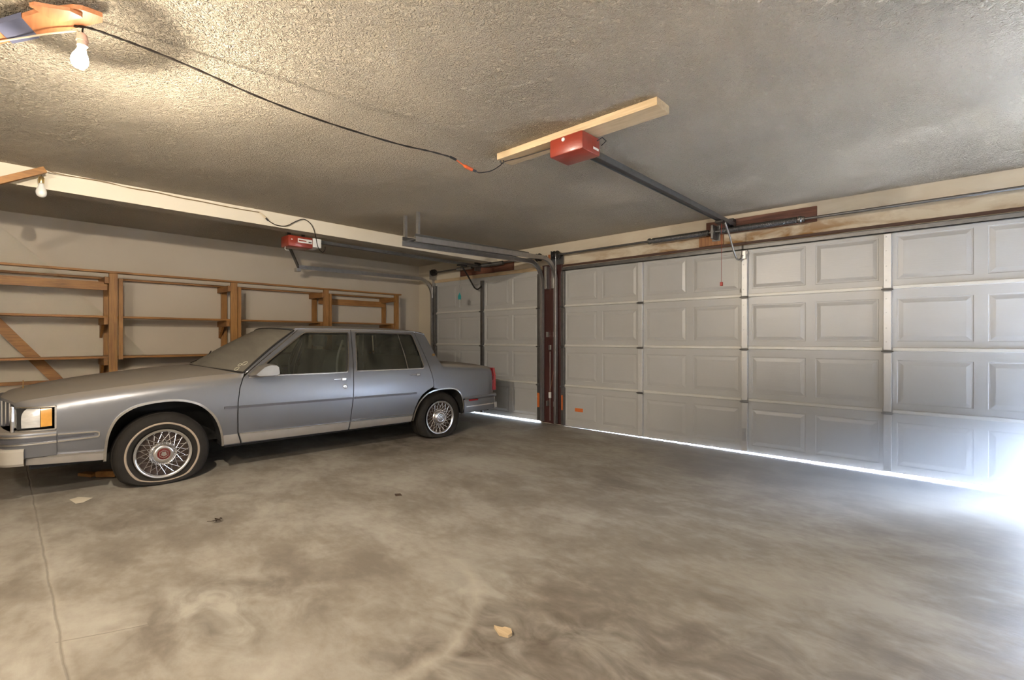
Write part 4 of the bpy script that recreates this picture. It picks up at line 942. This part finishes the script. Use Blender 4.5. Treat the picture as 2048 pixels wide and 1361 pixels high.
# surfaces given by a grid
def grid(name, mat, parent, f, nu, nv, smooth=True, thick=0.0, **k):
    bm = B(); V = [[bm.verts.new(f(u/nu, v/nv)) for u in range(nu+1)] for v in range(nv+1)]
    for v in range(nv):
        for u in range(nu): bm.faces.new((V[v][u], V[v][u+1], V[v+1][u+1], V[v+1][u]))
    if thick:
        # turned-down rim
        loop = V[0]+[r[-1] for r in V[1:]]+V[-1][::-1][1:]+[r[0] for r in V[::-1]][1:-1]
        lo = [bm.verts.new(v.co-Vector((0, 0, thick))) for v in loop]; n = len(loop)
        for i in range(n): bm.faces.new((loop[i], loop[(i+1) % n], lo[(i+1) % n], lo[i]))
    return cobj(name, bm, mat, parent, smooth=smooth, angle=40, **k)
def surf_hood(u, v):
    t = 2*u-1
    t = math.copysign(1-(1-abs(t))**1.35, t)
    s1 = .36+.215*t*t; s0 = -.955+.105*abs(t)**2.5
    s = s0+(s1-s0)*v
    se = max(-.853, min(.585, s))
    we = WS(se, sinterp(HE, se)-.001)-.006
    ze = sinterp(HE, se)+.001; zc = sinterp(HC, s)
    z = zc-(zc-ze)*abs(t)**2.6
    return Vector((we*t, s, z))
hood = grid('hood', M_paint, car, surf_hood, 36, 40, thick=.02)
def surf_roof(u, v):
    t = 2*u-1; t = math.copysign(1-(1-abs(t))**1.5, t)
    s0 = 1.00+.10*t*t; s1 = 2.70-.105*t*t; s = s0+(s1-s0)*v
    se = max(1.10, min(2.595, s))
    ze = interp([(1.0, 1.262), (1.12, 1.279), (1.3, 1.281), (1.68, 1.282), (2.3, 1.268), (2.46, 1.262), (2.6, 1.232)], s)
    we = WS(se, ze)+.004
    zc = sinterp([(1.0, 1.290), (1.1, 1.303), (1.34, 1.319), (1.92, 1.318), (2.3, 1.306), (2.6, 1.284), (2.7, 1.262)], s)
    return Vector((we*t, s, zc-(zc-ze)*abs(t)**2.8))
grid('roof', M_paint, car, surf_roof, 30, 36, thick=.014)
def surf_ws(u, v):
    t = 2*u-1
    b = Vector((.846*t, .345+.235*t*t, .912-.040*t*t)); a = Vector((.652*t, .995+.088*t*t, 1.286-.028*t*t))
    p = b.lerp(a, v); p.z += .018*math.sin(PI*v); return p
ws = grid('windscreen', M_screen, car, surf_ws, 24, 14)
bm = B(); tube(bm, [surf_ws(i/24, 0)+Vector((0, 0, .002)) for i in range(25)], .009, 6); tube(bm, [surf_ws(i/24, 1) for i in range(25)], .008, 6)
for u in (0, 1): tube(bm, [surf_ws(u, i/10)+Vector(((1 if u else -1)*.004, 0, 0)) for i in range(11)], .008, 6)
cobj('windscreen_rubber', bm, M_black, ws)
bm = B()
for (u, v, r) in ((.955, .16, .022), (.935, .125, .016), (.945, .05, .02)):
    c = surf_ws(u, v); du = (surf_ws(u+.02, v)-c).normalized(); dv = (surf_ws(u, v+.05)-c).normalized(); nn2 = du.cross(dv).normalized()*.003
    tube(bm, [c+nn2+du*r*math.cos(t)+dv*r*1.1*math.sin(t) for t in [i*2*PI/12 for i in range(12)]], .0035, 5, closed=True)
cobj('pale_smudge', bm, simple('pale_smudge', (.42, .39, .30, 1), .7), ws)
for k, x0 in enumerate((.1, -.45)):
    bm = B(); p0 = Vector((x0+.05, .40, .925)); p1 = surf_ws((x0-.35+.85)/1.7, .30)+Vector((0, -.004, .012)); beam(bm, p0, p1, .010, .006); 
    cobj('wiper', bm, M_iron)
def surf_bw(u, v):
    t = 2*u-1
    b = Vector((.81*t, 2.88-.165*t*t, .893-.010*t*t)); a = Vector((.635*t, 2.70-.105*t*t, 1.250-.020*t*t))
    return b.lerp(a, v)
grid('rear_window', M_glass, car, surf_bw, 20, 8)
def surf_deck(u, v):
    t = 2*u-1; t = math.copysign(1-(1-abs(t))**1.35, t)
    s0 = 2.87-.165*t*t; s1 = 3.605-.022*t*t; s = s0+(s1-s0)*v
    se = min(s, 3.58); ze = sinterp(DE, se); zc = sinterp([(2.7, .897), (2.9, .890), (3.2, .872), (3.5, .842), (3.61, .800)], s)
    return Vector(((WS(se, ze-.001)-.004)*t, s, zc-(zc-ze)*abs(t)**2.6))
grid('trunk_lid', M_paint, car, surf_deck, 30, 20, thick=.02)
bm = B(); 
V = [[bm.verts.new((x, 3.60-.022*(x/.8)**2, z)) for x in (-.66, -.4, -.13, .13, .4, .66)] for z in (.44, .6, .79)]
for r0, r1 in zip(V[:-1], V[1:]):
    for k in range(5): bm.faces.new((r0[k], r0[k+1], r1[k+1], r1[k]))
cobj('rear_panel', bm, M_paint)

def wrap(name, mat, path, prof, parent=None, smooth=True, **k):
    """profile (outward, z) swept round a bumper plan path of (x, y), mirrored to both sides"""
    full = [(x, y) for x, y in path]+[(-x, y) for x, y in path[::-1] if x > 1e-6]
    bm = B(); rings = []; N = len(full)
    for i, (x, y) in enumerate(full):
        a = Vector(full[max(i-1, 0)]); b = Vector(full[min(i+1, N-1)]); d = (b-a).normalized(); n_ = Vector((-d.y, d.x))
        if n_.y*(1 if full[N//2][1] > 1 else -1) < 0 and abs(n_.y) > .3: n_ = -n_
        if abs(n_.y) <= .3 and n_.x*x < 0: n_ = -n_
        rings.append([bm.verts.new((x+n_.x*o, y+n_.y*o, z)) for o, z in prof])
    for r0, r1 in zip(rings[:-1], rings[1:]):
        for k_ in range(len(prof)-1): bm.faces.new((r0[k_], r0[k_+1], r1[k_+1], r1[k_]))
    return cobj(name, bm, mat, parent, smooth=smooth, angle=30, **k)
fpath = [(v.x, v.y) for v in smooth_path([(.862, -.636, 0), (.857, -.74, 0), (.842, -.83, 0), (.80, -.895, 0), (.70, -.94, 0), (.45, -.985, 0), (.2, -1.0, 0), (0, -1.003, 0)], 4)]
wrap('front_bumper', M_paint, fpath, [(-.05, .522), (-.012, .520), (.004, .508), (.006, .499), (.006, .42), (.002, .40), (-.004, .34), (-.02, .33), (-.05, .33)])
fb = [o for o in COL.objects if o.name.startswith('front_bumper')][0]
wrap('bumper_rib', M_chrome, fpath, [(.004, .498), (.015, .494), (.015, .482), (.004, .478)], fb)
wrap('bumper_rib', M_chrome, fpath, [(.004, .444), (.015, .440), (.015, .430), (.004, .426)], fb)
wrap('bumper_insert', M_mould, fpath, [(.004, .478), (.008, .474), (.008, .449), (.004, .445)], fb)
gpath = [(v.x, v.y) for v in smooth_path([(.850, -.80, 0), (.836, -.86, 0), (.80, -.905, 0), (.70, -.95, 0), (.45, -.99, 0), (0, -1.01, 0)], 4)]
wrap('bumper_guard', M_guard, gpath, [(-.03, .412), (.012, .405), (.022, .39), (.022, .305), (.012, .288), (-.03, .284)], fb)
rpath = [(v.x, v.y) for v in smooth_path([(.868-.0, 3.050, 0), (.862, 3.2, 0), (.846, 3.4, 0), (.825, 3.55, 0), (.79, 3.625, 0), (.68, 3.668, 0), (.35, 3.69, 0), (0, 3.695, 0)], 4)]
rb = wrap('rear_bumper', M_paint, rpath, [(-.05, .462), (.000, .456), (.010, .440), (.008, .425), (-.012, .418), (-.010, .40), (-.006, .345), (-.012, .262), (-.03, .255), (-.06, .255)])
wrap('bumper_rib', M_chrome, [p for p in rpath if p[1] > 3.07], [(-.010, .345), (.004, .341), (.004, .325), (-.010, .321)], rb)
bm = B(); box(bm, .828, .848, 3.555, 3.60, .275, .345, .004); box(bm, -.848, -.828, 3.555, 3.60, .275, .345, .004); cobj('bumper_end_cap', bm, M_chrome, rb)
for sg in (1, -1):
    bm = B(); box(bm, sg*.845, sg*.864, 3.13, 3.27, .398, .418, .003); cobj('side_marker', bm, M_redlens, rb, label='red side marker')

# grille standing forward between the lamps
gr = None
bm = B(); box(bm, -.375, .375, -.985, -.84, .515, .715, .006); gr = cobj('grille', bm, M_mould)
bm = B()
for x in [-.36+i*.72/30 for i in range(31)]: box(bm, x-.003, x+.003, -.992, -.985, .525, .705)
for z in [.525+i*.18/9 for i in range(10)]: box(bm, -.37, .37, -.994, -.988, z-.002, z+.002)
for y in [-.975+i*.02 for i in range(7)]:
    for sg in (1, -1): box(bm, sg*.3755, sg*.381, y-.003, y+.003, .52, .71)
cobj('grille_bars', bm, M_chrome, gr)
bm = B(); box(bm, -.385, .385, -1.0, -.985, .700, .728, .004); box(bm, -.385, .385, -1.0, -.985, .508, .522, .003); box(bm, -.390, -.376, -1.0, -.985, .51, .725, .003); box(bm, .376, .390, -1.0, -.985, .51, .725, .003); cobj('grille_frame', bm, M_chrome, gr)
bm = B()
for x in (0,):
    tube(bm, [(0, -.835, .768), (0, -.835, .79)], .004, 8)
    tube(bm, [(.016*math.cos(t), -.835, .812+.022*math.sin(t)) for t in [i*2*PI/16 for i in range(16)]], .0032, 6, closed=True)
    lathe(bm, [(0, 0), (.012, 0), (.010, .005), (0, .007)], Matrix.Translation((0, -.835, .766)), 12)
cobj('hood_ornament', bm, M_gold)

# underbody, wheel wells and cabin
bm = B(); box(bm, -.80, .80, .44, 2.31, .215, .30, .01); box(bm, -.78, .78, -.78, -.385, .24, .34, .01); box(bm, -.78, .78, 3.07, 3.52, .24, .34, .01)
box(bm, -.60, .60, -.40, .46, .26, .60, .02); box(bm, -.60, .60, 2.32, 3.08, .22, .50, .02)
tube(bm, [(-.8, 0, .245), (.8, 0, .245)], .03, 8); tube(bm, [(-.7, 2.709, .235), (.7, 2.709, .235)], .04, 8)
cobj('underbody', bm, M_dark)
for arch, zc in ((archF, .20), (archR, .20)):   # liners
    for sg in (1, -1):
        bm = B()
        ring = [(sg*x, [(s, z) for s, z in arch]) for x in (.845, .60)]
        A = [bm.verts.new((ring[0][0], s, z+.012)) for s, z in ring[0][1]]; Bq = [bm.verts.new((ring[1][0], s, z+.03)) for s, z in ring[1][1]]
        for k in range(len(A)-1): bm.faces.new((A[k], A[k+1], Bq[k+1], Bq[k]))
        bm.faces.new(Bq)
        cobj('wheel_well', bm, M_dark)
bm = B(); box(bm, -.78, .78, .50, 2.75, .301, .33, .0); box(bm, -.76, .76, .50, .56, .30, .86, .0); cobj('floor_pan', bm, M_dark)
bm = B(); box(bm, -.74, .74, .60, .92, .66, .86, .03); cobj('dashboard', bm, M_cloth, smooth=True, angle=40)
for sg in (1, -1):
    bm = B(); x = sg*.36
    box(bm, x-.32, x+.32, 1.12, 1.62, .45, .66, .05); obj_m = Matrix.Translation((x, 1.60, .60)) @ Matrix.Rotation(-.25, 4, 'X')
    box(bm, -.31, .31, -.07, .07, 0, .46, .05, obj_m)
    fs = cobj('front_seat', bm, M_cloth, smooth=True, angle=40)
    bm = B(); box(bm, -.14, .14, -.05, .05, .50, .64, .035, obj_m); cobj('headrest', bm, M_cloth, fs, smooth=True, angle=40)
bm = B(); box(bm, -.72, .72, 2.02, 2.52, .42, .62, .05); box(bm, -.72, .72, -.08, .08, 0, .42, .05, Matrix.Translation((0, 2.50, .56)) @ Matrix.Rotation(-.3, 4, 'X')); cobj('rear_seat', bm, M_cloth, smooth=True, angle=40)
bm = B(); Ms = Matrix.Translation((.36, 1.02, .83)) @ Matrix.Rotation(-1.15, 4, 'X')
tube(bm, [Ms @ Vector((.19*math.cos(t), .19*math.sin(t), 0)) for t in [i*2*PI/28 for i in range(28)]], .013, 8, closed=True)
for a in (0, PI): tube(bm, [Ms @ Vector((0, 0, -.02)), Ms @ Vector((.19*math.cos(a), .19*math.sin(a), 0))], .014, 8)
tube(bm, [Ms @ Vector((0, 0, 0)), Ms @ Vector((0, 0, -.25))], .03, 10); cobj('steering_wheel', bm, M_mould)
for sg in (1, -1):
    bm = B(); beam(bm, (sg*.70, 1.66, .62), (sg*.60, 1.665, 1.22), .05, .09, (1, 0, 0), .01); cobj('inner_pillar_cover', bm, M_cloth)
    bm = B(); tube(bm, smooth_path([(sg*.625, 1.60, 1.16), (sg*.68, 1.52, .98), (sg*.72, 1.50, .80), (sg*.70, 1.55, .60)], 5), .012, 6); cobj('seat_belt', bm, simple('grey_seat_belt', (.30, .30, .28, 1), .6))

# wheels
def flat_tyre(v, zc, sg, wf):
    """squash the bottom of the deflated tyre on the floor and let its wall bulge"""
    x, y, z = v
    out_ = sg*x > wf-.10
    if z < .11:
        k = (.11-z)/.11; k = min(1.6, k)
        x += sg*(.030 if out_ else -.020)*k**1.5
        y += 0
    if z < .06: z = .004+.056*(max(0, z+.092)/.152)**1.5
    return Vector((x, y, z))
hubs = {}
def wheel(y, zc, R, sg, white):
    wf = .832; s = R/.327
    M = Matrix.Translation((sg*wf, y, zc)) @ Matrix.Rotation(sg*PI/2, 4, 'Y')
    bm = B(); pr = [(.186, -.05), (.198, -.028), (.203, -.012), (.232*s, .003), (.27*s, .006), (.297*s, -.002), (.312*s, -.016), (.3225*s, -.032), (.3225*s, -.038), (.327*s, -.042), (.327*s, -.095), (.322*s, -.10), (.327*s, -.105), (.327*s, -.155), (.315*s, -.18), (.29*s, -.195), (.21, -.19), (.198, -.17), (.186, -.15)]
    lathe(bm, pr, M, 96)
    for v in bm.verts: v.co = flat_tyre(v.co, zc, sg, wf)
    t = cobj('tire', bm, M_tyre, smooth=True, angle=35, label='dusty deflated tire')
    if white:
        bm = B(); lathe(bm, [(.2375, .004), (.240, .0095), (.251, .0105), (.2535, .005)], M, 96)
        for v in bm.verts: v.co = flat_tyre(v.co, zc, sg, wf)
        cobj('whitewall_stripe', bm, M_white_line, t, smooth=True)
    bm = B(); lathe(bm, [(.186, -.05), (.180, -.035), (.19, -.02), (.199, -.004), (.197, .006), (.186, .006), (.176, .0), (.173, -.010), (.170, -.03)], M, 64); cobj('wheel_rim', bm, M_chrome, t, smooth=True, angle=50)
    bm = B(); lathe(bm, [(.190, -.045), (.12, -.045), (0, -.040)], M, 48); cobj('wheel_disc', bm, M_brake, t, smooth=True)
    bm = B(); lathe(bm, [(.094, -.03), (.096, -.010), (.090, -.004), (.082, -.008), (.078, .004), (.070, .016), (.058, .022), (.046, .020), (.044, .016), (0, .016)], M, 48)
    for k in range(40):
        a = k*2*PI/40; p = M @ Vector((.090*math.cos(a), .090*math.sin(a), -.004)); q = M @ Vector((.078*math.cos(a), .078*math.sin(a), .006)); tube(bm, [p, q], .0028, 5)
    hc = cobj('hub_cap', bm, M_chrome, t, smooth=True, angle=40)
    bm = B(); lathe(bm, [(.0435, .016), (.041, .020), (.028, .021), (0, .021)], M, 32); cobj('hub_emblem', bm, M_emb if white else M_chrome, t, label='dark red hub emblem' if white else None)
    bm = B(); lathe(bm, [(.035, .0205), (.034, .0235), (.030, .0235), (.029, .0205)], M, 6); lathe(bm, [(.023, .0212), (.021, .0245), (0, .025)], M, 5); cobj('hub_crest', bm, M_chrome, t)
    # crossing wire spokes
    mesh = None
    for lay, (r0, r1, h0, h1, da) in enumerate(((.088, .176, -.006, -.012, .42), (.090, .176, -.018, -.024, -.42))):
        bm = B(); tube(bm, [(r0, 0, h0), (r1*math.cos(da), r1*math.sin(da), h1)], .0026, 5)
        me = bpy.data.meshes.new('spoke'); bm.to_mesh(me); bm.free(); me.materials.append(M_chrome)
        for k in range(20):
            o = bpy.data.objects.new('spoke', me); COL.objects.link(o); o.parent = t
            o.matrix_local = M @ Matrix.Rotation(k*2*PI/20+lay*.12, 4, 'Z')
for sg in (1, -1):
    wheel(0.0, .242, .330, sg, True)
    wheel(2.709, .238, .308, sg, False)

# ------------------------------------------------------------------ litter on the floor
def flat_thing(name, poly, h, mat, label, cat, z=.001):
    bm = B(); slab(bm, poly, z, z+h); return obj(name, bm, mat, label=label, cat=cat)
flat_thing('paper_scrap', [(-4.817, .50), (-4.785, .446), (-4.641, .466), (-4.632, .505), (-4.711, .568)], .0015, M_paper, 'pale paper card lying in front of the near tire', 'paper')
flat_thing('paper_scrap', [(-2.10, .90), (-2.06, .885), (-2.02, .915), (-2.05, .94)], .001, M_paper, 'tiny pale paper fragment lying near the bottom edge of the view', 'paper') if False else None
flat_thing('wood_chip', [(-1.391, 1.412), (-1.340, 1.389), (-1.303, 1.401), (-1.302, 1.424), (-1.326, 1.443), (-1.352, 1.434), (-1.356, 1.424)], .012, M_pine, 'pale splintered wood chip on the open concrete floor', 'wood chip')
bm = B()
for k in range(7):
    a = k*.9; c = Vector((-3.50+.012*math.cos(a), 1.035+.012*math.sin(a), .004+.004*(k % 3)))
    vs = [bm.verts.new(c+Vector((random.uniform(-.03, .03), random.uniform(-.03, .03), random.uniform(0, .018)))) for _ in range(4)]
    try: bm.faces.new(vs[:3]); bm.faces.new(vs[1:])
    except ValueError: pass
tube(bm, [(-3.53, 1.02, .003), (-3.56, .99, .003)], .0015, 4)
obj('dead_leaf', bm, M_leaf, label='crumpled dark dead leaf on the floor beyond the paper card', cat='leaf')
flat_thing('debris_flake', [(-3.14, 2.12), (-3.10, 2.10), (-3.075, 2.14), (-3.12, 2.155)], .004, M_leaf, 'small dark flake on the middle of the floor', 'debris')
bm = B(); beam(bm, (-5.38, .70, .032), (-5.20, .80, .050), .09, .05, (0, 0, 1), .006); obj('wood_block', bm, M_shelfX, label='amber wooden block wedged in front of the near flat tire', cat='block')
bm = B(); beam(bm, (-5.56, .60, .016), (-5.42, .67, .016), .07, .026, (0, 0, 1), .004); obj('wood_block', bm, M_shelfX, label='smaller dark wooden piece lying flat under the front bumper', cat='block')

# ------------------------------------------------------------------ haze added to imitate lens glow at the right end of the wide door
hz = bpy.data.materials.new('lens_glow_haze'); hz.use_nodes = True; nt = hz.node_tree; nt.nodes.clear()
out = nd(nt, 'ShaderNodeOutputMaterial'); vsn = nd(nt, 'ShaderNodeVolumeScatter'); vsn.inputs['Color'].default_value = (.93, .96, 1, 1); vsn.inputs['Anisotropy'].default_value = .0
tc = nd(nt, 'ShaderNodeTexCoord')
mp = nd(nt, 'ShaderNodeMapping', vector_type='POINT'); mp.inputs['Location'].default_value = (-1.15/4.2, -5.35/2.6, 0); mp.inputs['Scale'].default_value = (1/4.2, 1/2.6, 1/1.5)
L(nt, tc.outputs['Object'], mp.inputs[0])
ln = nd(nt, 'ShaderNodeVectorMath', operation='LENGTH'); L(nt, mp.outputs[0], ln.inputs[0])
m1 = nd(nt, 'ShaderNodeMath', operation='SUBTRACT', i_0=1.0); m1.use_clamp = True; L(nt, ln.outputs['Value'], m1.inputs[1])
m2 = nd(nt, 'ShaderNodeMath', operation='POWER', i_1=1.3); L(nt, m1.outputs[0], m2.inputs[0])
m3 = nd(nt, 'ShaderNodeMath', operation='MULTIPLY', i_1=1.6); L(nt, m2.outputs[0], m3.inputs[0])
L(nt, m3.outputs[0], vsn.inputs['Density']); L(nt, vsn.outputs[0], out.inputs['Volume'])
bm = B(); box(bm, -3.1, 1.94, 2.75, 5.32, .002, 1.55)
obj('haze', bm, hz, label='bluish haze added in place of lens glow, low in front of the wide door', cat='haze', kind='stuff')
